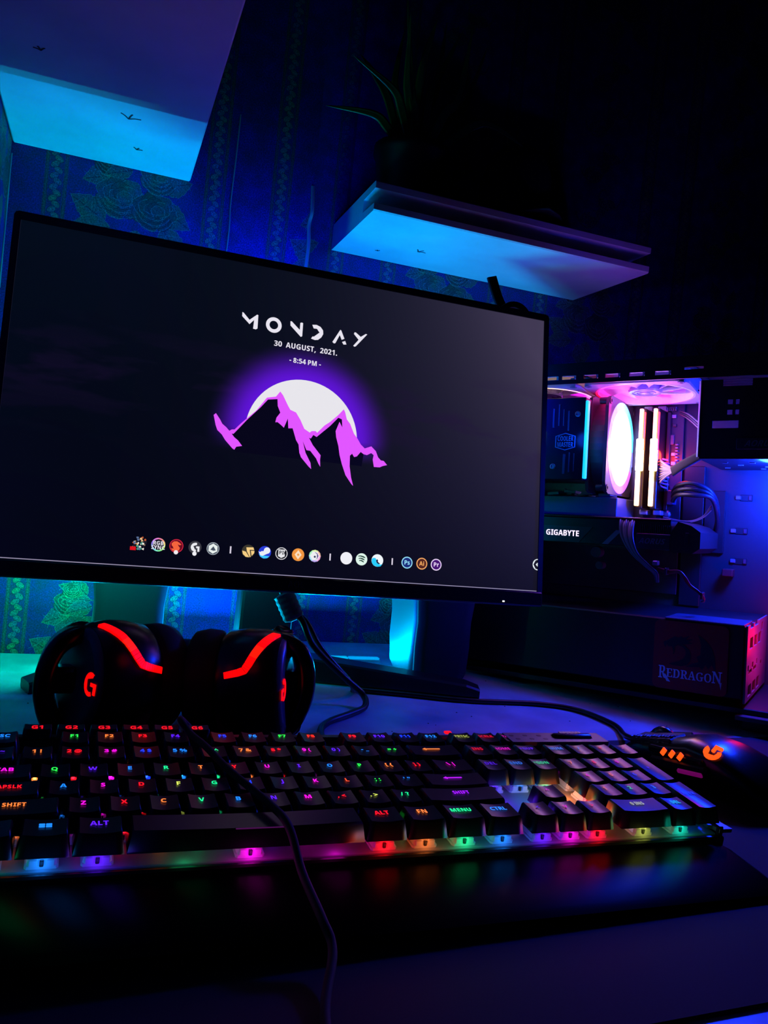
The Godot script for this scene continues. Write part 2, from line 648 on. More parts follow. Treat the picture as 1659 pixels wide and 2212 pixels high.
func build_strips() -> void:
	# colour-changing LED tape lies on the desk, hidden behind headset and stand
	for r in [["glowing LED tape on the desk under the monitor, behind the headset", -0.02, 0.2, -0.88, 0.8, [[Color(0.0, 0.92, 0.84), 0.15], [Color(0.0, 0.86, 0.98), 0.14], [Color(0.0, 0.7, 1.0), 0.13], [Color(0.0, 0.2, 1.0), 0.26]]], ["glowing LED tape on the desk behind the monitor's right stand leg", 0.222, 0.345, -0.925, 0.3, [[Color(0.0, 0.8, 1.0), 0.085], [Color(0.0, 0.74, 1.0), 0.075], [Color(0.0, 0.66, 1.0), 0.065]]]]:
		var t := thing("led_tape", r[0], "LED strip")
		var n: int = r[5].size()
		var w: float = (r[2] - r[1]) / n
		var st := sf()
		box(st, Vector3((r[1] + r[2]) / 2, 0.0012, r[3]), Vector3(r[2] - r[1], 0.0024, 0.011), 0.0003)
		obj("tape", st, mat(Color(0.7, 0.7, 0.68), 0.5), t)
		for k in n:
			var x: float = r[1] + (k + 0.5) * w
			st = sf()
			box(st, Vector3(x, 0.0036, r[3]), Vector3(w - 0.002, 0.0024, 0.008), 0.0006)
			obj("led_cover", st, glow(r[5][k][0], 0.9), t)
			area(Vector3(x, 0.0062, r[3]), Vector3(0, 1, r[4]), Vector2(w - 0.002, 0.008), r[5][k][0], r[5][k][1] * STRIP, t)

const STRIP := 1.0

# ---------------------------------------------------------------- monitor
func screen_picture_with_glow() -> ImageTexture:
	# what the display shows behind the icons: a violet corona round the moon, with the panel's viewing-angle glow painted in
	var w := 720
	var h := 405
	var d := PackedByteArray()
	d.resize(w * h * 3)
	var n := FastNoiseLite.new()
	n.seed = 4
	n.frequency = 0.008
	for j in h:
		for i in w:
			var x := (i + 0.5) / w * 528.0 - 264.0
			var y := 148.5 - (j + 0.5) / h * 297.0
			var c := Color8(4, 5, 20)
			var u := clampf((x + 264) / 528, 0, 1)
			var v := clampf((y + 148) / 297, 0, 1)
			c = c.lerp(Color8(66, 58, 84), clampf(pow(u, 2.1) * (0.26 + 0.9 * v), 0, 1))  # painted viewing-angle glow of the panel, stronger towards right and top
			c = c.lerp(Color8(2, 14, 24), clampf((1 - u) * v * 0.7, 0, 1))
			var cl := n.get_noise_2d(i * 0.6, j * 2.2)
			c = c.lerp(Color8(34, 16, 58), clampf(cl * 1.2, 0, 0.35) * clampf(1.0 - absf(y - 20) / 60, 0, 1))
			var r := Vector2(x - 0.4, y + 13.3).length()
			var g := clampf(1.0 - (r - 55.0) / 40.0, 0, 1)
			g = g * g * (3 - 2 * g) * clampf((y + 34) / 22, 0, 1)
			c = c.lerp(Color8(98, 20, 222), g * 0.95)
			var q := (j * w + i) * 3
			d[q] = c.r8
			d[q + 1] = c.g8
			d[q + 2] = c.b8
	return ImageTexture.create_from_image(Image.create_from_data(w, h, false, Image.FORMAT_RGB8, d))

func build_monitor() -> void:
	var bx := Basis(Vector3(1, 0, 0.002), Vector3(0.0003, 0.989, -0.1482), Vector3(-0.002, 0.1482, 0.989)).orthonormalized()
	var t := thing("monitor", "wide black monitor with MONDAY and a moon over purple peaks on its screen", "monitor", Transform3D(bx, Vector3(0.178, 0.2682, -0.7542)))
	var black := mat(Color(0.012, 0.012, 0.014), 0.45)
	# screen
	var st := sf()
	for v in [[-1, -1], [1, 1], [1, -1], [-1, -1], [-1, 1], [1, 1]]:
		st.set_normal(Vector3.BACK)
		st.set_uv(Vector2(v[0] * 0.5 + 0.5, 0.5 - v[1] * 0.5))
		st.add_vertex(Vector3(v[0] * 0.264, v[1] * 0.1485, 0))
	var sm := StandardMaterial3D.new()
	sm.albedo_color = Color(0.008, 0.008, 0.01)
	sm.roughness = 0.28
	sm.emission_enabled = true
	sm.emission = Color.WHITE
	sm.emission_operator = BaseMaterial3D.EMISSION_OP_MULTIPLY
	sm.emission_texture = screen_picture_with_glow()
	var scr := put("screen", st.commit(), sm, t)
	# body
	st = sf()
	frame(st, rr(0.5395, 0.3115, 0.004, 2), rr(0.528, 0.297, 0.0005, 2), -0.011, 0.0012, Transform3D(Basis.IDENTITY, Vector3(0, 0.0, 0)))
	obj("bezel", st, black, t)
	st = sf()
	box(st, Vector3(0, -0.1565, -0.0045), Vector3(0.54, 0.0155, 0.014), 0.0015)
	obj("chin", st, mat(Color(0.014, 0.013, 0.016), 0.3), t)
	st = sf()
	var rings := []
	for q in [[0.538, 0.31, -0.002, 0.006], [0.538, 0.31, -0.014, 0.006], [0.5, 0.27, -0.022, 0.02], [0.26, 0.18, -0.034, 0.03], [0.22, 0.15, -0.046, 0.03]]:
		rings.append(ring(rr(q[0], q[1], q[3], 3), Transform3D(Basis(Vector3.LEFT, Vector3.UP, Vector3.FORWARD), Vector3(0, 0, q[2]))))
	loft(st, rings)
	obj("back_shell", st, black, t)
	lettering("maker_mark", "AOC", 0.006, mat(Color(0.035, 0.035, 0.04), 0.4), t, Transform3D(Basis.IDENTITY, Vector3(0.0035, -0.1562, 0.0026)))
	st = sf()
	box(st, Vector3(0.2234, -0.1606, 0.0026), Vector3(0.0025, 0.0016, 0.0008), 0.0003)
	obj("power_light", st, glow(Color(1, 1, 1), 1.2), t)
	# colour-changing light tape stuck round the back, facing the wall
	for q in [[-0.255, -0.15, -0.118, Color(0.0, 0.95, 0.82), 0.07, Vector3(0, 0.1, -1)], [-0.15, -0.02, -0.118, Color(0.0, 0.85, 1.0), 0.05, Vector3(-0.15, 0.1, -1)], [-0.055, 0.05, 0.116, Color(0.0, 0.05, 1.0), 0.16, Vector3(0, -0.3, -1)]]:
		st = sf()
		box(st, Vector3((q[0] + q[1]) / 2, q[2], -0.027), Vector3(q[1] - q[0], 0.008, 0.006), 0.0006)
		obj("led_tape", st, glow(q[3], 3.0), t)
		area(Vector3((q[0] + q[1]) / 2, q[2], -0.0315), q[5], Vector2(q[1] - q[0], 0.008), q[3], q[4] * STRIP, t)
	# stand, straightened back to the vertical
	var up := bx.inverse()
	var foot := up * (Vector3(0.178, 0, -0.848) - Vector3(0.178, 0.2682, -0.7542))
	st = sf()
	rings = []
	for q in [[0.0, 0.062, 0.036], [0.05, 0.058, 0.032], [0.12, 0.056, 0.03], [0.3, 0.056, 0.03]]:
		rings.append(ring(rr(q[1], q[2], 0.004, 2), Transform3D(up * Basis(Vector3.RIGHT, Vector3.FORWARD, Vector3.UP), foot + up * Vector3(0, q[0], 0))))
	loft(st, rings)
	obj("stand_neck", st, mat(Color(0.02, 0.02, 0.05), 0.5), t)
	for s in [-1.0, 1.0]:
		st = sf()
		rings = []
		for q in [[0.0, 0.036, 0.03], [0.05, 0.034, 0.026], [0.225, 0.03, 0.014], [0.24, 0.026, 0.01]]:
			var d: Vector3 = Vector3(0.94 * s, 0, 0.34)
			var x := Vector3(-0.34 * s, 0, 0.94) * (1.0 if s > 0 else -1.0)
			rings.append(ring(rr(q[1], q[2], 0.002, 1), Transform3D(up * Basis(x, d.cross(x), d), foot + up * (d * q[0] + Vector3(0, q[2] / 2, 0)))))
		loft(st, rings)
		obj("stand_leg", st, mat(Color(0.025, 0.026, 0.03), 0.4), t)
	# ---- picture on the screen
	var white := glow(Color8(232, 228, 240), 1.0)
	var z := 0.00012
	var at := func(x: float, y: float, dz := 0.0) -> Transform3D: return Transform3D(Basis.IDENTITY, Vector3(x * 0.001, y * 0.001, z + dz))
	var ridge := [-83, -1.7, -78.8, -7.1, -76.4, -11, -72.6, -13.7, -69.5, -16.8, -67.3, -15.2, -64.7, -14.9, -59.4, -8.6, -54, -2.8, -45.6, 5.9, -40.7, 13.1, -36.4, 19.7, -27.8, 21.9, -23.9, 27.5, -20.9, 24.1, -15.3, 14.4, -12.9, 10.9, -7.2, 9.1, -2.4, 2.3, 2, -5.9, 7.6, -8.9, 9.4, -7.2, 13.3, -6.7, 15, -8.2, 21.9, -0.1, 29.5, 5.9, 35.4, 12.3, 40.5, 18.6, 42.1, 16, 44.2, 9, 47.9, 4.9, 52.5, -4.6, 56.2, -8.7, 60.1, -14.4, 64.4, -17.9, 71.2, -15, 76.2, -19.3, 78.9, -25.2, 82, -28, 85, -28.2, 88.8, -32]
	var under := [84.1, -33.5, 81.2, -35.1, 75, -35.4, 73.4, -28.1, 74.1, -23.5, 71.4, -21.8, 67.1, -24.3, 63.5, -23.8, 60.5, -21.9, 56.7, -26.8, 53.9, -27.8, 51.7, -24.7, 49.5, -26.9, 49.8, -37.4, 51.9, -48.3, 54.5, -56.4, 52.6, -54.9, 46.1, -46.7, 41.7, -36.1, 38.9, -27.5, 37.2, -18.8, 34.4, -10.2, 33.5, -4.2, 36.9, 5.5, 40.1, 0.3, 39.2, 8.3, 35.5, 9.5, 27.5, 0.1, 14.7, -12.4, 11.3, -10.8, 9.1, -14.6, 7.2, -14.1, 11.4, -20.8, 19.8, -29.9, 19.5, -34.2, 20.1, -41.2, 18, -38.2, 15.5, -33.5]
	var under2 := [9.2, -26.7, 5.4, -26.5, 1.2, -18.1, 4.7, -29.2, 10.2, -38.5, 11.2, -44.3, 8.8, -42.5, 0.5, -34.1, -1.4, -29.9, -2.7, -21.9, -5.5, -17.8, -9.5, -6.8, -13.7, -7.4, -14.8, 2.1, -18.1, -7.3, -21.1, -5, -24.5, -2.7, -26.7, -3.1, -25.9, 1.5, -22.5, 6.8, -25.4, 13, -26.1, 19.7, -35.2, 18, -41.6, 9.7, -53.4, -3.8, -65.4, -19.2, -67.2, -19.2, -64.5, -22.3, -60.8, -24.9, -56.6, -29.7, -62, -31.1, -63.6, -34.1, -65.5, -33.1, -72.7, -26, -76.2, -21.1, -80.6, -17.4, -82.5, -12.9, -85, -3.6]
	var moon := oval(0.0555, 0.0555, 72)
	st = sf()
	var sky := flat(ridge.slice(2, 78))
	sky.append_array(PackedVector2Array([Vector2(0.08, 0.07), Vector2(-0.08, 0.07)]))
	var disc := PackedVector2Array()
	for q in moon:
		disc.append(q + Vector2(0.0004, -0.0133))
	for q in Geometry2D.intersect_polygons(disc, sky):
		prism(st, q, 0, 0.00003)
	obj("moon", st, glow(Color8(232, 230, 236), 1.0), scr, at.call(0, 0))
	# the dark mountain bodies below the ridge line
	var body := flat(ridge.slice(8, 70))
	body.append_array(PackedVector2Array([Vector2(0.062, -0.036), Vector2(-0.062, -0.036)]))
	st = sf()
	prism(st, body, 0, 0.00003)
	obj("mountain", st, glow(Color8(7, 6, 22), 1.0), scr, at.call(0, 0, 0.00006))
	st = sf()
	prism(st, flat(ridge + under + under2), 0, 0.00003)
	obj("lit_ridge", st, glow(Color8(226, 86, 255), 1.0), scr, at.call(0, 0, 0.00012))
	# MONDAY
	for l in [[-65.6, 99.5, -64.4, 99.2, -58.3, 93.1, -51.3, 99.5, -50.2, 99.1, -50.1, 85.9, -51.6, 84.7, -54.3, 85, -53.9, 93.7, -58, 88.8, -65.5, 95.5], [-18.6, 98.6, -17.3, 98.8, -8.8, 91.5, -8.7, 98.7, -7.1, 99.3, -5.9, 98.8, -6, 85.6, -7.4, 84.7, -18.3, 94.4], [3.4, 98.9, 7.8, 99.5, 11.9, 98.1, 14.6, 95, 15, 91.3, 13.3, 87.6, 10.1, 84.6, 6.9, 83.9, 3, 84.7, 4.2, 87, 7.5, 87.6, 10.2, 89.7, 11.2, 92.2, 10.5, 94.5, 8.3, 95.6, 5, 95.4], [32.2, 98.6, 33.2, 98.2, 37, 90.2, 34.2, 88.6, 32, 93.2, 27.9, 84.2, 26.4, 83.7, 24.8, 85], [34.7, 86.6, 37.9, 88.1, 39.4, 84.7, 36.4, 84.1], [47.1, 98.6, 48.5, 98.7, 53.9, 95, 59, 98.9, 60.6, 98.6, 49.3, 84.5, 47.8, 83.8, 46.5, 84.6, 51.8, 91.6, 46.6, 96.8]]:
		st = sf()
		prism(st, flat(l), 0, 0.00003)
		obj("title_letter", st, white, scr, at.call(0, 0))
	st = sf()
	frame(st, oval(0.0077, 0.0077, 40), oval(0.0042, 0.0042, 40), 0, 0.00003)
	obj("title_letter", st, white, scr, at.call(-34.6, 92))
	lettering("date_line", "30  AUGUST,  2021.", 0.0052, white, scr, at.call(-1.2, 74.2, 0.0001), true, "Droid Sans", 1.0)
	lettering("time_line", "- 8:54 PM -", 0.0048, white, scr, at.call(-1.2, 60.2, 0.0001), true, "Droid Sans", 0.98)
	# dock
	var dot := func(called: String, x: float, y: float, r: float, c: Color, dz := 0.0, hole := 0.0) -> void:
		var s := sf()
		if hole > 0:
			frame(s, oval(r * 0.001, r * 0.001, 32), oval(hole * 0.001, hole * 0.001, 32), 0, 0.00003)
		else:
			prism(s, oval(r * 0.001, r * 0.001, 32), 0, 0.00003)
		obj(called, s, glow(c, 1.0), scr, at.call(x, y, dz))
	var shape := func(called: String, x: float, y: float, pts: Array, c: Color, dz := 0.00008) -> void:
		var s := sf()
		prism(s, flat(pts), 0, 0.00003)
		obj(called, s, glow(c, 1.0), scr, at.call(x, y, dz))
	var Y := -127.8
	# crowd-patterned square with a red tab
	var rng := RandomNumberGenerator.new()
	rng.seed = 12
	var tones := [Color8(230, 190, 140), Color8(70, 150, 130), Color8(30, 30, 40), Color8(240, 235, 225), Color8(190, 90, 50), Color8(90, 110, 150)]
	for i in 34:
		var q := Vector2(rng.randf_range(-5.4, 5.4), rng.randf_range(-5.6, 5.6))
		var o := []
		for k in 5:
			var a := TAU * k / 5 + rng.randf_range(0, 0.9)
			o += [q.x + cos(a) * rng.randf_range(0.7, 1.7), q.y + sin(a) * rng.randf_range(0.7, 1.7)]
		shape.call("icon_patch", -141.2, Y, o, tones[i % 6], 0.00001 + i * 0.000004)
	shape.call("icon_patch", -146, -132.6, [-2.6, -1.6, 2.4, -1.6, 2.4, 1.6, -2.6, 1.6], Color8(220, 20, 30), 0.0002)
	# ring of all colours round a white block
	for k in 12:
		var s := sf()
		var o := []
		for a in [k, k + 0.5, k + 1.04]:
			o += [cos(TAU * a / 12) * 6.1, sin(TAU * a / 12) * 6.1]
		for a in [k + 1.04, k + 0.5, k]:
			o += [cos(TAU * a / 12) * 5.0, sin(TAU * a / 12) * 5.0]
		prism(s, flat(o), 0, 0.00003)
		obj("icon_ring", s, glow(Color.from_hsv(fmod(0.12 + (12 - k) / 12.0, 1.0), 0.45, 0.95), 1.0), scr, at.call(-124.7, Y))
	dot.call("icon_disc", -124.7, Y, 4.9, Color8(20, 18, 30))
	lettering("icon_letters", "RGB", 0.0034, white, scr, at.call(-124.7, Y + 1.4, 0.0001))
	lettering("icon_letters", "SYNC", 0.0024, white, scr, at.call(-124.7, Y - 2.6, 0.0001))
	# red disc with a serpentine emblem
	dot.call("icon_ring", -108.9, Y, 6.1, Color8(225, 40, 70), 0.0, 5.5)
	dot.call("icon_disc", -108.9, Y, 5.4, Color8(110, 12, 32))
	shape.call("icon_emblem", -108.9, Y, [4.4, 1.4, 3.0, 2.6, 1.6, 2.4, 0.4, 4.2, -2.4, 4.0, -4.4, 2.0, -4.0, 0, -1.6, -0.9, -0.6, -1.8, -2.2, -2.6, -4.6, -2.4, -3.0, -4.4, -0.2, -5.0, 2.6, -3.8, 3.2, -1.6, 1.6, 0.4, -0.8, 1.2, 1.0, 1.6, 2.6, 0.8], Color8(245, 100, 60))
	# grey disc with a broken ring letter
	dot.call("icon_disc", -92.4, Y, 5.8, Color8(58, 58, 66))
	shape.call("icon_emblem", -92.4, Y, [1.6, 4.0, 0, 4.2, -2.2, 3.4, -3.6, 1.4, -3.8, -0.6, -2.8, -2.8, -0.8, -3.9, 1.0, -3.9, 1.0, -2.2, -0.6, -1.9, -1.8, -0.6, -1.6, 1.0, -0.4, 2.2, 1.6, 2.3], Color8(235, 235, 240))
	shape.call("icon_emblem", -92.4, Y, [1.0, 1.0, 4.0, 1.0, 4.0, -3.8, 2.3, -3.8, 2.3, -0.7, 1.0, -0.7], Color8(235, 235, 240))
	dot.call("icon_marker", -108.9, -133.5, 1.9, Color8(240, 235, 240), 0.00014)
	dot.call("icon_marker", -92.5, -133.6, 1.9, Color8(240, 240, 245), 0.00014)
	# hexagon
	dot.call("icon_ring", -76.2, Y, 5.8, Color8(150, 160, 170), 0.0, 5.0)
	dot.call("icon_disc", -76.2, Y, 5.0, Color8(64, 72, 86))
	shape.call("icon_emblem", -76.2, Y, [0, 4.6, 4.0, 2.3, 4.0, -2.3, 0, -4.6, -4.0, -2.3, -4.0, 2.3], Color8(232, 240, 238))
	shape.call("icon_emblem", -76.2, Y, [0.2, 2.2, 2.6, -1.4, 0.6, -2.0, -2.4, -1.2], Color8(70, 80, 96), 0.00014)
	# golden chevrons
	dot.call("icon_disc", -43.8, Y, 6.0, Color8(60, 56, 44))
	shape.call("icon_emblem", -43.8, Y, [-5.6, 0.2, -2.2, -0.6, 1.4, -5.6, -2.0, -5.4, -4.8, -3.0], Color8(245, 205, 130))
	shape.call("icon_emblem", -43.8, Y, [-2.0, 3.4, 4.6, 3.8, 5.4, 1.4, 1.2, 1.4, 2.6, -5.2, 1.8, -5.4, -1.2, -0.4], Color8(245, 205, 130))
	shape.call("icon_emblem", -43.8, Y, [2.4, 0.6, 5.8, 0.6, 5.6, -1.6, 3.4, -4.2], Color8(245, 205, 130))
	# blue disc with piston
	dot.call("icon_disc", -28.2, Y, 5.9, Color8(40, 60, 215))
	shape.call("icon_emblem", -28.2, Y, [-5.6, -1.4, -4.0, -4.2, -1.0, -5.8, 2.6, -5.2, 4.6, -3.4, 0, -3.2, -2.0, -2.6], Color8(60, 200, 250), 0.00006)
	dot.call("icon_emblem", -26.2, Y + 1.8, 3.0, Color8(235, 238, 248), 0.00012)
	dot.call("icon_emblem", -30.6, Y - 1.2, 2.2, Color8(235, 238, 248), 0.0001)
	shape.call("icon_emblem", -28.2, Y, [-6.0, 0.6, -3.0, -0.6, 0.4, 3.2, 3.6, -0.6, -1.6, -3.2, -4.0, -3.0], Color8(235, 238, 248), 0.00009)
	# shield
	dot.call("icon_ring", -12.3, Y, 5.8, Color8(220, 218, 224), 0.0, 5.1)
	dot.call("icon_disc", -12.3, Y, 5.0, Color8(20, 20, 24))
	shape.call("icon_emblem", -12.3, Y, [-3.2, 3.8, 3.2, 3.8, 3.2, -2.6, 0, -4.2, -3.2, -2.6], Color8(230, 230, 234))
	lettering("icon_letters", "EPIC", 0.002, glow(Color8(30, 30, 34), 1.0), scr, at.call(-12.3, Y + 0.8, 0.00016))
	# orange
	dot.call("icon_disc", 3.8, Y, 6.0, Color8(240, 150, 62))
	shape.call("icon_emblem", 3.8, Y, [0, 4.4, 3.4, 0, 0, -4.4, -3.4, 0], Color8(250, 222, 190))
	dot.call("icon_emblem", 3.8, Y, 1.1, Color8(240, 160, 80), 0.00014)
	# pearly disc with a spiral
	for k in 6:
		var o := []
		for a in [k - 0.02, k + 0.5, k + 1.02]:
			o += [cos(TAU * a / 6) * 5.9, sin(TAU * a / 6) * 5.9]
		for a in [k + 1.02, k + 0.5, k - 0.02]:
			o += [cos(TAU * a / 6) * 4.8, sin(TAU * a / 6) * 4.8]
		shape.call("icon_ring", 20.2, Y, o, Color.from_hsv(fmod(0.05 + k / 6.0, 1.0), 0.3, 0.95), 0.00002)
	dot.call("icon_disc", 20.2, Y, 4.9, Color8(238, 238, 242))
	dot.call("icon_emblem", 20.2, Y - 0.8, 1.0, Color8(40, 50, 80), 0.0001)
	shape.call("icon_emblem", 20.2, Y, [0, 3.6, 2.4, 2.6, 3.6, 0.2, 2.6, -2.4, 0.6, -3.4, 2.2, -2.0, 2.9, 0.1, 2.0, 2.0, 0, 3.1], Color8(90, 70, 140))
	dot.call("icon_disc", 51.8, Y, 6.0, Color8(240, 240, 246))
	# green-white disc with three arcs
	dot.call("icon_disc", 67.4, Y, 5.9, Color8(222, 245, 234))
	for q in [[2.0, 3.6], [-0.2, 3.0], [-2.3, 2.4]]:
		shape.call("icon_emblem", 67.4, Y + q[0], [-q[1], 0.4, -q[1] * 0.3, 0.8, q[1] * 0.5, 0.3, q[1], -0.7, q[1], 0.2, q[1] * 0.5, 1.2, -q[1] * 0.3, 1.7, -q[1], 1.3], Color8(24, 60, 44))
	# blue wave
	dot.call("icon_disc", 83.8, Y, 6.1, Color8(240, 246, 250))
	shape.call("icon_emblem", 83.8, Y, [-6.0, 1.0, -4.4, 2.4, -2.2, 2.3, -1.0, 0.8, -1.2, -1.6, 0.6, -3.4, 3.0, -4.0, 5.4, -3.2, 3.4, -5.6, 0, -6.2, -3.6, -5.2, -5.8, -2.4], Color8(40, 205, 250))
	shape.call("icon_emblem", 83.8, Y, [-0.4, 1.4, 0.6, 0.2, 0.4, -1.2, 1.4, -2.4, 3.2, -3.2, 1.2, -3.4, -0.6, -2.4, -1.4, -0.4], Color8(20, 30, 60), 0.00012)
	# three lettered discs
	for q in [[115.2, "Ps", Color8(28, 46, 120), Color8(150, 225, 250)], [131.2, "Ai", Color8(84, 36, 12), Color8(248, 170, 96)], [146.9, "Pr", Color8(70, 20, 110), Color8(236, 214, 250)]]:
		dot.call("icon_ring", q[0], Y, 5.9, q[3], 0.0, 4.9)
		dot.call("icon_disc", q[0], Y, 4.9, q[2])
		lettering("icon_letters", q[1], 0.0042, glow(q[3], 1.0), scr, at.call(q[0], Y, 0.0001))
	for x in [-60.2, 35.4, 99.4]:
		shape.call("dock_divider", x, Y, [-0.7, -3.3, 0.7, -3.3, 0.7, 3.3, -0.7, 3.3], Color8(214, 206, 224))
	# half a round button at the edge of the picture
	var arc := []
	for k in 13:
		var a := PI * (0.5 + k / 12.0)
		arc += [264.0 + cos(a) * 6.0, -120.0 + sin(a) * 6.0]
	for k in 13:
		var a := PI * (1.5 - k / 12.0)
		arc += [264.0 + cos(a) * 5.1, -120.0 + sin(a) * 5.1]
	shape.call("edge_button", 0, 0, arc, Color8(225, 235, 240))
	shape.call("edge_button", 264, -120, [0, 2.2, 0, 0.9, -0.9, 0, 0, -0.9, 0, -2.2, -2.4, 0], Color8(225, 235, 240))
	shape.call("task_line", 0, -148, [-264, -0.4, 263.5, -0.4, 263.5, 0.35, -264, 0.35], Color8(150, 142, 172))

# ---------------------------------------------------------------- computer tower
# tower axes: x along the open side towards its front, y up, z out of the open side (millimetres in the tables)
func cooling_fan(called: String, parent, xf: Transform3D, tint: Array, e: float, body: Color, blade_glow := 0.0, blade_tint := Color.WHITE, ring_in := 0.0545) -> Node3D:
	var f := part(called, parent, xf)
	var st := sf()
	var outer := PackedVector2Array()
	var inner := PackedVector2Array()
	for k in 48:
		var a := TAU * k / 48
		var c := Vector2(cos(a), sin(a))
		var s := 0.0595 / maxf(absf(c.x), absf(c.y))
		outer.append(c * minf(s, 0.079))
		inner.append(c * 0.0575)
	frame(st, outer, inner, -0.0125, -0.0085)
	frame(st, outer, inner, 0.0085, 0.0125)
	frame(st, oval(0.0592, 0.0592, 48), oval(0.0575, 0.0575, 48), -0.0085, 0.0085)
	obj("fan_frame", st, mat(body, 0.35) if body.v < 0.6 else clear_plastic(body, 0.35), f)
	for q in [[1, 1], [1, -1], [-1, 1], [-1, -1]]:
		var screw := sf()
		frame(screw, oval(0.0042, 0.0042, 16), oval(0.0022, 0.0022, 16), 0.0, 0.0135, Transform3D(Basis.IDENTITY, Vector3(q[0] * 0.0525, q[1] * 0.0525, 0)))
		obj("screw_eye", screw, mat(body.darkened(0.3), 0.35), f)
	for k in tint.size():
		st = sf()
		var n := 5
		var a0 := TAU * k / tint.size()
		var a1 := TAU * (k + 1) / tint.size()
		var o := PackedVector2Array()
		for i in n + 1:
			var a := lerpf(a0, a1, float(i) / n)
			o.append(Vector2(cos(a), sin(a)) * 0.0572)
		for i in n + 1:
			var a := lerpf(a1, a0, float(i) / n)
			o.append(Vector2(cos(a), sin(a)) * ring_in)
		prism(st, o, -0.009, 0.0128)
		obj("light_segment", st, lit(Color(0.8, 0.8, 0.8), tint[k], e), f)
	var bm: StandardMaterial3D = clear_plastic(Color(0.82, 0.82, 0.85), 0.4) if blade_glow <= 0 else lit(Color(0.85, 0.85, 0.88), blade_tint, blade_glow)
	for k in 9:
		st = sf()
		var rows := []
		for i in 6:
			var r := lerpf(0.0185, 0.0535, i / 5.0)
			var row := []
			for j in 5:
				var a := TAU * k / 9 + i * 0.09 + (j - 2) * 0.205
				row.append(Vector3(cos(a) * r, sin(a) * r, (j - 2) * 0.0036 * (1.1 - 0.06 * i)))
			rows.append(row)
		for i in 5:
			for j in 4:
				quad(st, rows[i][j], rows[i + 1][j], rows[i + 1][j + 1], rows[i][j + 1], 1)
				var th := Vector3(0, 0, -0.0012)
				quad(st, rows[i][j + 1] + th, rows[i + 1][j + 1] + th, rows[i + 1][j] + th, rows[i][j] + th, 2)
		obj("blade", st, bm, f)
	st = sf()
	lathe(st, [[0.019, -0.011], [0.0195, 0.008], [0.0185, 0.0105], [0.015, 0.0108], [0.0148, 0.0098], [0.0125, 0.0098], [0.0123, 0.011], [0.0095, 0.0112], [0.0093, 0.0102], [0.0062, 0.0102], [0.006, 0.0115], [0.0028, 0.0118], [0.0005, 0.0125]], 40, ID, -1)
	obj("hub", st, mat(Color(0.5, 0.52, 0.7), 0.25) if ring_in > 0.05 else bm, f)
	return f

func wires(called: String, parent, routes: Array, r: float, tones: Array) -> void:
	var g := part(called, parent)
	for i in routes.size():
		var pts := []
		for q in routes[i]:
			pts.append(Vector3(q[0], q[1], -q[2]) * 0.001)
		var st := sf()
		tube(st, curve(pts, 6), r, 7)
		obj("wire", st, tones[i % tones.size()], g)

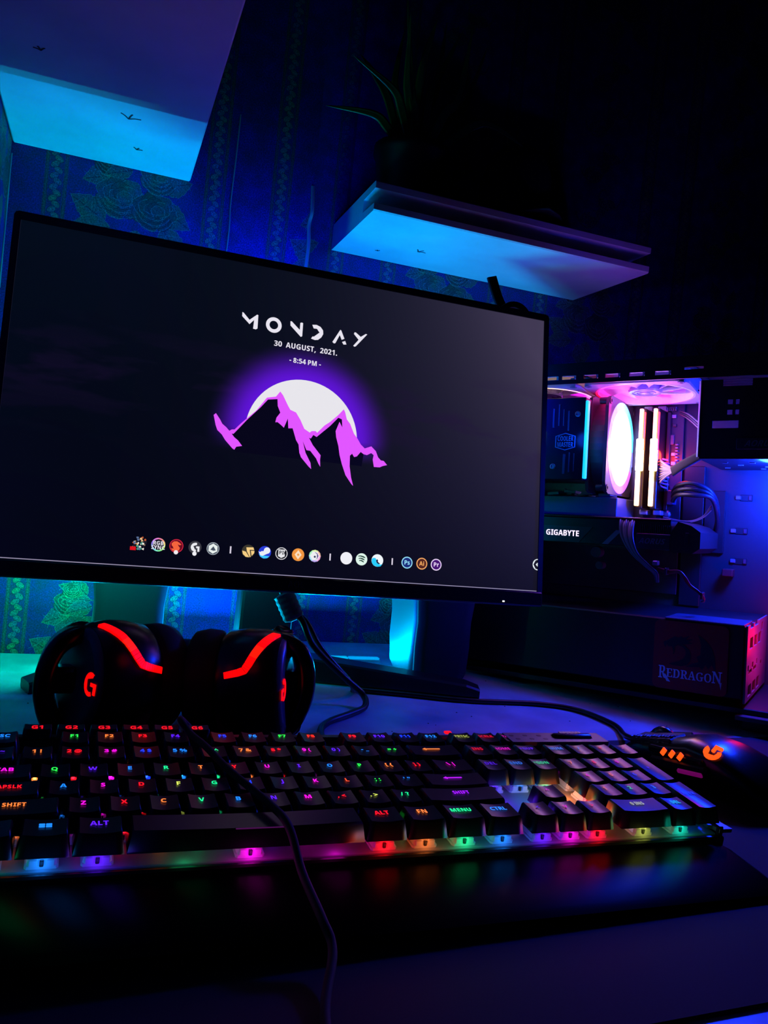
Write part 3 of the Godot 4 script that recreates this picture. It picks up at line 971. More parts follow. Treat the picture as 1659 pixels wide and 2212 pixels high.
func build_tower() -> void:
	var e1 := Vector3(0.616, 0.0558, 0.7858)
	var e2 := Vector3(-0.0344, 0.9984, -0.0439)
	var t := thing("computer_tower", "open black computer tower with glowing fans and memory, standing right of the monitor", "computer", Transform3D(Basis(e1, e2, e1.cross(e2)).orthonormalized(), Vector3(0.505, 0, -0.8)))
	var black := mat(Color(0.09, 0.09, 0.1), 0.42)
	var steel := mat(Color(0.14, 0.145, 0.16), 0.45)
	var pale := mat(Color(0.75, 0.76, 0.8), 0.4)
	var silver := mat(Color(0.55, 0.56, 0.6), 0.35, 0.6)
	var v := func(x: float, y: float, d: float) -> Vector3: return Vector3(x, y, -d) * 0.001
	var bar := func(called: String, x0: float, x1: float, y0: float, y1: float, d0: float, d1: float, m: Material, parent = null, b := 0.0008) -> MeshInstance3D:
		var s := sf()
		box(s, v.call((x0 + x1) / 2, (y0 + y1) / 2, (d0 + d1) / 2), Vector3(x1 - x0, y1 - y0, d1 - d0) * 0.001, b)
		return obj(called, s, m, t if parent == null else parent)
	# --- shell
	bar.call("tray", -135, 268, 12, 372, 170, 173, steel)
	bar.call("side_panel", -138, 270, 10, 374, 196, 199, black)
	bar.call("rear_panel", -141, -138, 10, 374, 0, 198, black)
	bar.call("front_panel", 266, 274, 10, 374, 0, 198, black)
	bar.call("bottom_panel", -138, 270, 8, 14, 2, 198, black)
	for q in [[-110, 20], [225, 20], [225, 160]]:
		bar.call("foot", q[0] - 14, q[0] + 14, 0.4 - 0.0559 * q[0], 9, q[1], q[1] + 25, black)
	# top rail with its row of slots
	var st := sf()
	var xs := [-141]
	var open := []
	for x in [-9, 12, 38, 63, 90, 118]:
		open.append([xs.size(), 1])
		xs += [x - 8.5, x + 8.5]
		if x != 38:
			pass
	xs += [140, 160, 274]
	open.append([xs.size() - 3, 2])
	var fx := []
	for q in xs:
		fx.append(q * 0.001)
	punched(st, fx, [0.357, 0.3618, 0.3665, 0.369, 0.381], open, 0.0016, Transform3D(Basis.IDENTITY, v.call(0, 0, 0.8)))
	obj("top_rail", st, black, t)
	for x in [-9, 12, 38, 63, 90, 118]:
		var o := PackedVector2Array()
		for k in 13:
			var a := -PI / 2 + PI * k / 12
			o.append(Vector2(0.005 + cos(a) * 0.0034, sin(a) * 0.0032))
		for k in 13:
			var a := PI / 2 - PI * k / 12
			o.append(Vector2(0.005 + cos(a) * 0.0022, sin(a) * 0.002))
		var lip := sf()
		prism(lip, PackedVector2Array([Vector2(-0.008, 0.002), Vector2(0.005, 0.002), Vector2(0.005, 0.0032), Vector2(-0.008, 0.0032)]), -0.004, 0.0006)
		prism(lip, PackedVector2Array([Vector2(-0.008, -0.0032), Vector2(0.005, -0.0032), Vector2(0.005, -0.002), Vector2(-0.008, -0.002)]), -0.004, 0.0006)
		prism(lip, o, -0.004, 0.0006)
		obj("slot_lip", lip, mat(Color(0.8, 0.8, 0.82), 0.3), t, Transform3D(Basis.IDENTITY, v.call(x, 364.2, 1)))
	# open mesh top
	for k in 11:
		bar.call("top_bar", -138, 266, 374, 381, 8 + k * 17.5, 20 + k * 17.5, black)
	for x in [-138, 12, 142]:
		bar.call("top_bar", x, x + 6, 371.5, 374, 2, 196, black)
	# --- drive bay cover, upper right
	st = sf()
	punched(st, [0.155, 0.168, 0.177, 0.1825, 0.1875, 0.1905, 0.194, 0.1955, 0.206, 0.27], [0.274, 0.305, 0.313, 0.3195, 0.3245, 0.3305, 0.3355, 0.35, 0.3575], [[1, 1], [2, 1], [3, 1], [4, 1], [5, 1], [3, 3], [5, 3], [3, 5], [5, 5], [2, 7], [3, 7], [4, 7], [5, 7], [6, 7], [7, 7]], 0.0016, Transform3D(Basis.IDENTITY, v.call(0, 0, 20)))
	obj("bay_cover", st, black, t)
	bar.call("bay_floor", 155, 268, 272, 274, 20, 168, mat(Color(0.05, 0.045, 0.06), 0.4))
	bar.call("cable_channel", 112, 137, 100, 276, 163, 170, black)
	st = sf()
	box(st, v.call(154.2, 315.5, 19.5), Vector3(0.0034, 0.083, 0.0012), 0.0003, Basis(Vector3.UP, -0.85))
	obj("bay_edge", st, mat(Color(0.8, 0.82, 0.86), 0.35), t)
	for q in [[176, 60], [204, 60], [188, 90], [214, 110], [168, 130], [206, 140]]:
		bar.call("rivet", q[0] - 3, q[0] + 3, 271, 272, q[1], q[1] + 2, silver)
	for q in [[190, 300], [190, 322], [168, 284]]:
		pass
	var plate: MeshInstance3D = bar.call("name_plate", 193, 250, 282, 294.5, 17.5, 19, mat(Color(0.14, 0.15, 0.17), 0.35))
	lettering("plate_letters", "AORUS", 0.0062, mat(Color(0.4, 0.44, 0.5), 0.4), plate, Transform3D(Basis(Vector3(1, 0, 0), Vector3(0.35, 1, 0), Vector3(0, 0, 1)), v.call(216, 288.2, 17.2)))
	# --- power supply shroud with its badge
	st = sf()
	box(st, v.call(37.5, 60, 85), Vector3(0.351, 0.076, 0.168), 0.0015)
	obj("shroud", st, black, t)
	bar.call("shroud_edge", 133, 212, 97.4, 99.2, 0, 60, mat(Color(0.3, 0.31, 0.36), 0.35))
	st = sf()
	prism(st, rr(0.075, 0.073, 0.006, 4), 0, 0.0014, Transform3D(Basis.IDENTITY, v.call(160.5, 59.2, 0.9)))
	var badge := obj("badge", st, mat(Color(0.72, 0.04, 0.07), 0.5), t)
	var ink := mat(Color(0.02, 0.03, 0.03), 0.6)
	var B := func(pts: Array) -> void:
		var s := sf()
		prism(s, flat(pts), 0, 0.0004, Transform3D(Basis.IDENTITY, v.call(160.5, 59.2, -0.45)))
		obj("badge_emblem", s, ink, badge)
	B.call([-27.5, 13.5, -23, 15.5, -16, 20.5, -12, 19.5, -9, 21.5, -8, 19.5, -1, 22.5, -5, 18, 3, 19.5, -3, 16, 2.5, 15, -5, 13, -12, 12.5, -15.5, 9.5, -16, 2, -17.5, 1, -16.5, 5, -18.5, 9.5, -22.5, 9, -24, 12, -25, 7.5, -27, 10.5])
	B.call([-13, 11.5, -8, 10.5, -4.6, 7, -4.2, 2, -6.4, -2, -11, -5.4, -18, -8, -21, -9.5, -16, -10.5, -8, -10.5, -2.5, -8.5, 0.4, -4, 1.2, 2, -1, 7.8, -5.5, 11.8, -10, 13.4])
	B.call([7, 25, 12, 22, 17, 18, 21.5, 12, 24.5, 4, 25.5, -3, 26, -11.5, 22, -5, 19, -10, 16, -6, 13, -11.5, 10, -9, -4, -10.5, 3, -6, 9, -4, 7, 1.5, 10.5, 4, 10.8, 14, 9.2, 20])
	var word := mat(Color(0.95, 0.96, 0.98), 0.4)
	fitted("badge_letter", "R", 0.0134, 0.0078, word, badge, v.call(133.0, 40.2, -0.62), "Droid Serif")
	fitted("badge_letter", "EDRAGO", 0.0092, 0.0455, word, badge, v.call(160.2, 40.0, -0.62), "Droid Serif")
	fitted("badge_letter", "N", 0.0124, 0.0098, word, badge, v.call(188.2, 41.6, -0.62), "Droid Serif")
	for q in [[134.2, 38.5, 136.4, 38.5, 141.8, 30.6, 138.0, 31.0], [190.6, 37, 193.0, 37, 192.4, 29.6]]:
		st = sf()
		prism(st, flat(q), 0, 0.0003, Transform3D(Basis.IDENTITY, v.call(0, 0, -0.5)))
		obj("badge_letter", st, word, badge)
	# punched end of the drive cage, and a foot bracket below it
	st = sf()
	punched(st, [-0.165, -0.125, -0.112, -0.088, -0.08, -0.056, -0.046, -0.022, -0.014, -0.004], [0.018, 0.022, 0.034, 0.046, 0.05, 0.056, 0.072, 0.084, 0.094, 0.098], [[1, 3], [1, 7], [2, 1], [2, 6], [3, 8], [4, 1], [4, 3], [4, 6], [4, 8], [6, 1], [6, 3], [6, 6], [6, 8], [3, 4], [5, 4], [7, 4]], 0.002, Transform3D(Basis(Vector3(0, 0, 1), Vector3.UP, Vector3(-1, 0, 0)), v.call(214.2, 0, 0)))
	obj("cage_end", st, mat(Color(0.5, 0.5, 0.52), 0.45), t)
	bar.call("foot_rail", 208, 262, 3, 8, -8, 30, mat(Color(0.3, 0.28, 0.3), 0.4))
	# --- main board
	bar.call("main_board", -132, 109, 112, 358, 164, 166.5, mat(Color(0.17, 0.15, 0.19), 0.4))
	var rng := RandomNumberGenerator.new()
	rng.seed = 8
	for i in 44:
		var x := rng.randf_range(-125, 104)
		var y := rng.randf_range(212, 352)
		if x > 56 and x < 90:
			x += 34
		if x > 103:
			x = 98
		var w := rng.randf_range(1.2, 3.6)
		bar.call("board_component", x - w, x + w, y - w * 0.8, y + w * 0.8, 164 - rng.randf_range(1.5, 5), 164, [silver, pale, black, mat(Color(0.2, 0.18, 0.2), 0.4)][i % 4], null, 0.0003)
	bar.call("board_chip", 89, 98, 303, 316, 160, 164, mat(Color(0.34, 0.32, 0.36), 0.4))
	for i in 6:
		bar.call("board_pin", 100 + i * 0.01, 104, 282 + i * 4, 284 + i * 4, 158, 164, silver)
	for i in 18:
		bar.call("solder_pin", 58 + i * 2.4, 59 + i * 2.4, 346, 351, 156, 164, silver, null, 0.0002)
	st = sf()
	lathe(st, [[0.005, 0], [0.005, 0.003], [0.0015, 0.0036]], 14, Transform3D(Basis.IDENTITY, v.call(93, 214, 164)))
	obj("board_screw", st, silver, t)
	# heatsink block left of the memory
	bar.call("chipset_sink", -130, 52, 206, 230, 82, 160, mat(Color(0.3, 0.31, 0.36), 0.4))
	for i in 7:
		st = sf()
		box(st, v.call(-30 + i * 11, 233 + (i % 3) * 1.4, 96 + (i % 2) * 18), Vector3(0.015, 0.004, 0.03), 0.0006, Basis(Vector3.FORWARD, 0.1 * (i % 3) - 0.1))
		obj("sink_fin", st, mat(Color(0.3, 0.31, 0.36), 0.3), t)
	# --- memory
	for x in [63.5, 80.5]:
		var mm := part("memory_module", t)
		bar.call("heat_spreader", x, x + 7.5, 219, 345, 124, 164, mat(Color(0.1, 0.06, 0.07), 0.35), mm)
		bar.call("light_bar", x + 0.6, x + 5, 306, 344, 118.5, 124, lit(Color(0.8, 0.75, 0.7), Color(1.0, 0.5, 0.14), 4.5), mm)
		bar.call("light_bar", x - 1.4, x + 7, 266, 306, 117, 124, lit(Color(0.85, 0.8, 0.7), Color(1.0, 0.8, 0.5), 8.0), mm)
		bar.call("light_bar", x - 1, x + 4, 222, 266, 118.5, 124, lit(Color(0.85, 0.8, 0.7), Color(1.0, 0.72, 0.34), 5.0), mm)
		bar.call("light_bar", x + 6.0, x + 7.4, 292, 340, 120, 125, lit(Color(0.8, 0.5, 0.4), Color(1.0, 0.2, 0.06), 2.0), mm)
		for y in [212, 345]:
			bar.call("slot_latch", x - 1, x + 9, y, y + 6, 146, 164, mat(Color(0.6, 0.58, 0.55), 0.4), mm)
	for x in [72, 89]:
		bar.call("empty_slot", x, x + 5, 219, 345, 157, 164, mat(Color(0.16, 0.12, 0.14), 0.3))
	omni(v.call(74, 285, 108), Color(1.0, 0.45, 0.14), 0.005, 0.02, t)
	omni(v.call(92, 285, 140), Color(1.0, 0.18, 0.05), 0.004, 0.01, t)
	# --- tower cooler
	var cl := part("cpu_cooler", t)
	bar.call("cover", -128, 24, 247, 346, 30, 60, mat(Color(0.014, 0.015, 0.02), 0.32), cl)
	bar.call("fin_block", -118, 20, 250, 343, 60, 150, mat(Color(0.12, 0.12, 0.14), 0.4, 0.5), cl)
	bar.call("light_strip", 24, 27.5, 249, 342, 29, 36, lit(Color(0.7, 0.8, 0.85), Color(0.05, 0.72, 1.0), 1.5), cl)
	bar.call("light_strip", -26, -23.6, 290, 306, 28.6, 30.2, lit(Color(0.7, 0.8, 0.85), Color(0.45, 0.8, 1.0), 2.2), cl)
	bar.call("light_strip", -26, -23.6, 254, 276, 28.6, 30.2, lit(Color(0.7, 0.8, 0.85), Color(0.45, 0.8, 1.0), 2.2), cl)
	for q in [[-16, 310, 333, 2.6], [-9, 312, 338, 2.0], [-3, 312, 332, 1.6], [3, 306, 330, 2.2], [-1, 254, 278, 3.2], [6, 256, 280, 1.8], [12, 257, 279, 1.4]]:
		bar.call("cover_slat", q[0], q[0] + q[3], q[1], q[2], 29.2, 30.4, mat(Color(0.45, 0.47, 0.55), 0.25, 0.6), cl, 0.0003)
	for q in [[15, 326], [-13, 263]]:
		st = sf()
		lathe(st, [[0.0034, 0], [0.0034, 0.0012], [0.0018, 0.0016], [0.0012, 0.0008]], 18, Transform3D(Basis.IDENTITY, v.call(q[0], q[1], 30)))
		obj("screw", st, silver, cl)
	var hexa := PackedVector2Array([Vector2(0, 0.0105), Vector2(0.0125, 0.0068), Vector2(0.0125, -0.0068), Vector2(0, -0.0105), Vector2(-0.0125, -0.0068), Vector2(-0.0125, 0.0068)])
	var hexb := PackedVector2Array()
	for q in hexa:
		hexb.append(q * 0.91)
	st = sf()
	frame(st, hexa, hexb, 0, 0.0003, Transform3D(Basis.IDENTITY, v.call(1, 293, 30)))
	var logo := mat(Color(0.5, 0.56, 0.72), 0.5)
	obj("maker_mark", st, logo, cl)
	fitted("maker_mark", "COOLER", 0.0056, 0.0195, logo, cl, v.call(1, 296.6, 29.8), "Droid Sans")
	fitted("maker_mark", "MASTER", 0.0056, 0.0195, logo, cl, v.call(1, 289.4, 29.8), "Droid Sans")
	# its fan, seen edge-on, blown out white
	var ice := []
	for k in 12:
		ice.append([Color(0.5, 0.12, 1.0), Color(0.6, 0.2, 1.0), Color(0.3, 0.35, 1.0), Color(0.1, 0.6, 1.0), Color(0.05, 0.7, 1.0), Color(0.1, 0.6, 1.0), Color(0.2, 0.5, 1.0), Color(0.3, 0.4, 1.0), Color(0.35, 0.3, 1.0), Color(0.45, 0.2, 1.0), Color(0.5, 0.15, 1.0), Color(0.5, 0.1, 1.0)][(k + 3) % 12])
	cooling_fan("cooler_fan", t, Transform3D(Basis(Vector3(0, 0, -1), Vector3.UP, Vector3(1, 0, 0)), v.call(33, 293, 110)), ice, 3.0, Color(0.3, 0.26, 0.28), 5.0, Color(0.8, 0.86, 1.0), 0.0475)
	omni(v.call(54, 290, 112), Color(0.45, 0.42, 1.0), 0.008, 0.05, t)
	omni(v.call(20, 296, 18), Color(0.05, 0.3, 1.0), 0.0009, 0.01, t)
	# --- two fans under the top
	var front := []
	var rear := []
	for k in 16:
		front.append([Color(0.22, 0.25, 1.0), Color(0.3, 0.3, 1.0), Color(0.45, 0.3, 1.0), Color(0.6, 0.3, 1.0), Color(0.75, 0.25, 0.9), Color(0.9, 0.15, 0.7), Color(1.0, 0.05, 0.35), Color(1.0, 0.02, 0.2), Color(1.0, 0.02, 0.25), Color(1.0, 0.05, 0.5), Color(1.0, 0.05, 0.8), Color(0.9, 0.05, 1.0), Color(0.75, 0.08, 1.0), Color(0.5, 0.15, 1.0), Color(0.35, 0.2, 1.0), Color(0.25, 0.22, 1.0)][k])
		rear.append([Color(1.0, 0.55, 0.85), Color(1.0, 0.7, 0.8), Color(1.0, 0.8, 0.6), Color(1.0, 0.75, 0.4), Color(1.0, 0.7, 0.35), Color(1.0, 0.5, 0.4), Color(0.7, 0.4, 0.9), Color(0.4, 0.4, 1.0), Color(0.3, 0.35, 1.0), Color(0.4, 0.3, 1.0), Color(0.6, 0.1, 1.0), Color(0.75, 0.05, 1.0), Color(0.85, 0.05, 1.0), Color(0.95, 0.1, 0.9), Color(1.0, 0.4, 0.9), Color(1.0, 0.5, 0.9)][k])
	var down := Basis(Vector3(1, 0, 0), Vector3(0, 0, -1), Vector3(0, -1, 0))
	down = Basis(Vector3.RIGHT, -0.06) * Basis(Vector3(1, 0, 0), Vector3(0, 0, 1), Vector3(0, -0.8, 0))
	cooling_fan("top_fan", t, Transform3D(down, v.call(80, 364.5, 78)), front, 1.4, Color(0.75, 0.75, 0.78), 0.0, Color.WHITE, 0.0545)
	cooling_fan("top_fan", t, Transform3D(down, v.call(-43, 364.5, 78)), rear, 1.8, Color(0.75, 0.75, 0.78), 0.0, Color.WHITE, 0.0545)
	omni(v.call(100, 340, 60), Color(0.5, 0.24, 1.0), 0.008, 0.03, t)
	omni(v.call(48, 342, 60), Color(1.0, 0.06, 0.6), 0.003, 0.03, t)
	area(v.call(80, 382, 78), Vector3(0, 1, 0), Vector2(0.1, 0.1), Color(0.62, 0.3, 1.0), 0.006, t)
	area(v.call(-43, 382, 78), Vector3(0, 1, 0), Vector2(0.1, 0.1), Color(0.5, 0.4, 1.0), 0.002, t)
	# --- graphics card
	var gc := part("graphics_card", t)
	bar.call("shroud", -130, 126, 172, 203, 42, 160, mat(Color(0.12, 0.12, 0.14), 0.36), gc)
	bar.call("back_plate", -130, 126, 203, 205.5, 40, 160, mat(Color(0.08, 0.08, 0.1), 0.3), gc)
	st = sf()
	prism(st, flat([-40, 173, 20, 173, 36, 192, -40, 192]), 0, 0.0012, Transform3D(Basis.IDENTITY, v.call(0, 0, 42)))
	obj("badge_plate", st, mat(Color(0.22, 0.22, 0.26), 0.35), gc)
	fitted("badge_letters", "GIGABYTE", 0.0066, 0.041, glow(Color(0.92, 0.84, 1.0), 1.6), gc, v.call(-0.5, 183.4, 40.6), "Droid Sans")
	st = sf()
	prism(st, flat([48, 173, 55, 173, 71, 190, 64, 190]), 0, 0.001, Transform3D(Basis.IDENTITY, v.call(0, 0, 42)))
	obj("silver_stripe", st, mat(Color(0.5, 0.52, 0.58), 0.35), gc)
	for i in 17:
		bar.call("heat_fin", 92 + i * 2.1, 92.8 + i * 2.1, 189, 198, 40.2, 60, mat(Color(0.3, 0.31, 0.36), 0.3, 0.5), gc, 0.0002)
	bar.call("name_plate", 88, 126, 170, 187, 39.4, 42, mat(Color(0.2, 0.2, 0.24), 0.35), gc)
	bar.call("plate_edge", 88, 126, 186.6, 188, 39, 42, mat(Color(0.4, 0.42, 0.48), 0.3), gc)
	lettering("plate_letters", "AORUS", 0.0062, mat(Color(0.5, 0.52, 0.58), 0.4), gc, Transform3D(Basis(Vector3(1, 0, 0), Vector3(0.3, 1, 0), Vector3(0, 0, 1)), v.call(106, 179.4, 39.2)))
	st = sf()
	prism(st, flat([126, 168, 150, 168, 158, 174, 158, 192, 148, 199, 134, 203, 126, 190]), -0.11, 0.0, Transform3D(Basis.IDENTITY, v.call(0, 0, 38)))
	obj("end_cap", st, mat(Color(0.15, 0.13, 0.14), 0.35), gc)
	bar.call("end_vent", 142, 146, 178, 191, 37.2, 38.4, black, gc)
	for q in [[30, 162, 7.2], [35, 146, 5.2]]:
		st = sf()
		lathe(st, [[q[2] * 0.001, 0.0], [q[2] * 0.001, 0.011], [q[2] * 0.0009, 0.012]], 24, Transform3D(Basis.IDENTITY, v.call(q[0], q[1], 90)))
		obj("capacitor", st, mat(Color(0.3, 0.36, 0.36), 0.4), t)
	# --- rear tray details
	for q in [[184, 238], [180, 197], [181, 160], [146, 178]]:
		var s: float = q[0]
		bar.call("cable_slot", s - 6, s + 8, q[1] - 4, q[1] + 4, 168.6, 170.4, black)
		bar.call("slot_clip", s - 11, s - 5, q[1] - 2.4, q[1] + 2.4, 166, 169.4, silver)
		bar.call("slot_clip", s + 3.5, s + 7.5, q[1] - 3, q[1] + 3, 167, 169.4, mat(Color(0.3, 0.2, 0.22), 0.4))
	bar.call("grommet", 138, 162, 168, 246, 164, 170.5, black)
	# --- wiring
	var lilac := [mat(Color(0.5, 0.5, 0.54), 0.55), mat(Color(0.36, 0.36, 0.42), 0.55), mat(Color(0.55, 0.5, 0.52), 0.55)]
	var routes := []
	for i in 9:
		routes.append([[92 + (i % 2) * 2, 283 - i * 4.5, 158], [86 + (i % 3), 283 - i * 4.2, 140], [96, 276 - i * 2.6, 118], [112, 268 - i * 0.6, 100], [122, 272 - i * 0.7, 90]])
	wires("board_cable", t, routes, 0.0013, lilac)
	st = sf()
	var rings := []
	for q in [[110, 264, 103, 7.0], [125, 271, 88, 6.5], [150, 280, 62, 6.0], [152, 282, 60, 5.0]]:
		rings.append(ring(rr(q[3] * 0.0012, q[3] * 0.0017, 0.003, 3), Transform3D(Basis(Vector3(0, 0, 1), Vector3(-0.3, 0.95, 0), Vector3(0.95, 0.3, 0)).orthonormalized(), v.call(q[0], q[1], q[2]))))
	loft(st, rings, true, true, 1)
	obj("cable_sleeve", st, mat(Color(0.09, 0.09, 0.12), 0.85), t)
	routes = []
	for i in 3:
		routes.append([[100, 238 - i * 5, 156], [112, 249 - i * 6, 128], [134, 251 - i * 7, 112], [154, 240 - i * 3, 118], [158, 214 - i * 2, 140], [152, 192, 160]])
	wires("port_cable", t, routes, 0.003, [mat(Color(0.12, 0.12, 0.15), 0.4), mat(Color(0.08, 0.08, 0.1), 0.4)])
	bar.call("port_plug", 96, 104, 226, 244, 146, 164, mat(Color(0.3, 0.3, 0.5), 0.4))
	routes = []
	for i in 3:
		routes.append([[104, 346 - i * 2, 160], [122, 336 - i * 3, 130], [150, 312 - i * 3, 80]])
	wires("fan_lead", t, routes, 0.0009, lilac)
	routes = []
	for i in 3:
		routes.append([[90, 210 - i * 2, 158], [120, 206 - i, 150], [140, 212 - i, 140], [152, 226 - i * 3, 130]])
	wires("thin_lead", t, routes, 0.0007, lilac)
	routes = []
	for i in 8:
		routes.append([[70 + i * 2.2, 205, 60], [69 + i * 2.3, 202 - (i % 3), 40], [73 + i * 2.0, 184, 32 - i * 0.8], [86 + i * 1.1, 166, 26 - i * 0.4], [103 + i * 0.7, 152, 24], [113 + i * 0.5, 144, 26], [114 + i * 0.3, 136 - (i % 2) * 2, 34]])
	wires("card_cable", t, routes, 0.0013, [mat(Color(0.5, 0.53, 0.56), 0.35), mat(Color(0.3, 0.33, 0.36), 0.35), mat(Color(0.6, 0.55, 0.56), 0.35)])
	bar.call("cable_comb", 112, 118, 153, 158, 20, 30, silver)
	routes = []
	for i in 3:
		routes.append([[116, 150 - i, 30], [128, 148 - i * 1.4, 28], [140, 148.5 - i, 26], [147, 142 - i * 2, 26], [152, 134 - i, 28], [160, 128 - i, 30], [166, 121 - i, 32], [165 - i, 116, 36]])
	wires("drive_cable", t, routes, 0.0011, [mat(Color(0.6, 0.1, 0.14), 0.4)])
	for q in [[126, 147, 22], [164, 123, 27]]:
		bar.call("cable_tie", q[0] - 1.2, q[0] + 1.2, q[1] - 4, q[1] + 4, q[2], q[2] + 14, black)
	bar.call("drive_plug", 164, 176, 141, 150, 150, 168, mat(Color(0.35, 0.12, 0.14), 0.4))
	# --- intake fans behind the front, their light falls back into the case
	var blue := []
	var red := []
	for k in 10:
		blue.append(Color(0.02, 0.12, 1.0))
		red.append(Color(1.0, 0.02, 0.08))
	var back := Basis(Vector3(0, 0, 1), Vector3.UP, Vector3(-1, 0, 0))
	cooling_fan("intake_fan", t, Transform3D(back, v.call(250, 212, 100)), blue, 2.0, Color(0.1, 0.1, 0.11))
	cooling_fan("intake_fan", t, Transform3D(back, v.call(250, 80, 100)), red, 2.0, Color(0.1, 0.1, 0.11))
	omni(v.call(236, 262, 72), Color(0.05, 0.18, 1.0), 0.42, 0.03, t)
	omni(v.call(232, 84, 50), Color(1.0, 0.02, 0.1), 0.004, 0.03, t)
	omni(v.call(200, 310, 100), Color(0.1, 0.2, 1.0), 0.0012, 0.03, t)
# ---------------------------------------------------------------- keyboard
const PITCH := 0.01905

func cap_mesh(w: float, d := 0.018, h := 0.0092, thin := 5.6, dish := 0.0009) -> ArrayMesh:
	# a tapered key cap with a hollowed top; base at y = -h, middle of the top at y = 0
	var st := sf()
	var bw := w - 0.0009
	var tw := w - thin * 0.001
	var td := d - 0.0038
	var nx := 6
	var nz := 2
	var edge := func(hw: float, hd: float, y: float, zs: float, sag: float) -> PackedVector3Array:
		var r := PackedVector3Array()
		for i in nx:
			var x := lerpf(-hw, hw, float(i) / nx)
			r.append(Vector3(x, y + sag * pow(x / hw, 2.0), hd + zs))
		for i in nz:
			r.append(Vector3(hw, y + sag, lerpf(hd, -hd, float(i) / nz) + zs))
		for i in nx:
			var x := lerpf(hw, -hw, float(i) / nx)
			r.append(Vector3(x, y + sag * pow(x / hw, 2.0), -hd + zs))
		for i in nz:
			r.append(Vector3(-hw, y + sag, lerpf(-hd, hd, float(i) / nz) + zs))
		return r
	var rings := [edge.call(bw / 2, d / 2, -h, 0.0, 0.0), edge.call(bw / 2 - 0.0002, d / 2 - 0.0002, -h + 0.001, 0.0, 0.0), edge.call(tw / 2 + 0.0006, td / 2 + 0.0006, -0.0011, -0.0008, dish), edge.call(tw / 2, td / 2, -0.0001, -0.001, dish)]
	loft(st, rings, true, false, 1)
	var n: int = 6
	for i in n:
		for j in 2:
			var p := []
			for q in [[0, 0], [1, 0], [1, 1], [0, 1]]:
				var x := lerpf(-tw / 2, tw / 2, float(i + q[0]) / n)
				p.append(Vector3(x, -0.0001 + dish * pow(x / (tw / 2), 2.0), lerpf(td / 2, -td / 2, (j + q[1]) / 2.0) - 0.001))
			quad(st, p[0], p[1], p[2], p[3], 2)
	return done(st)

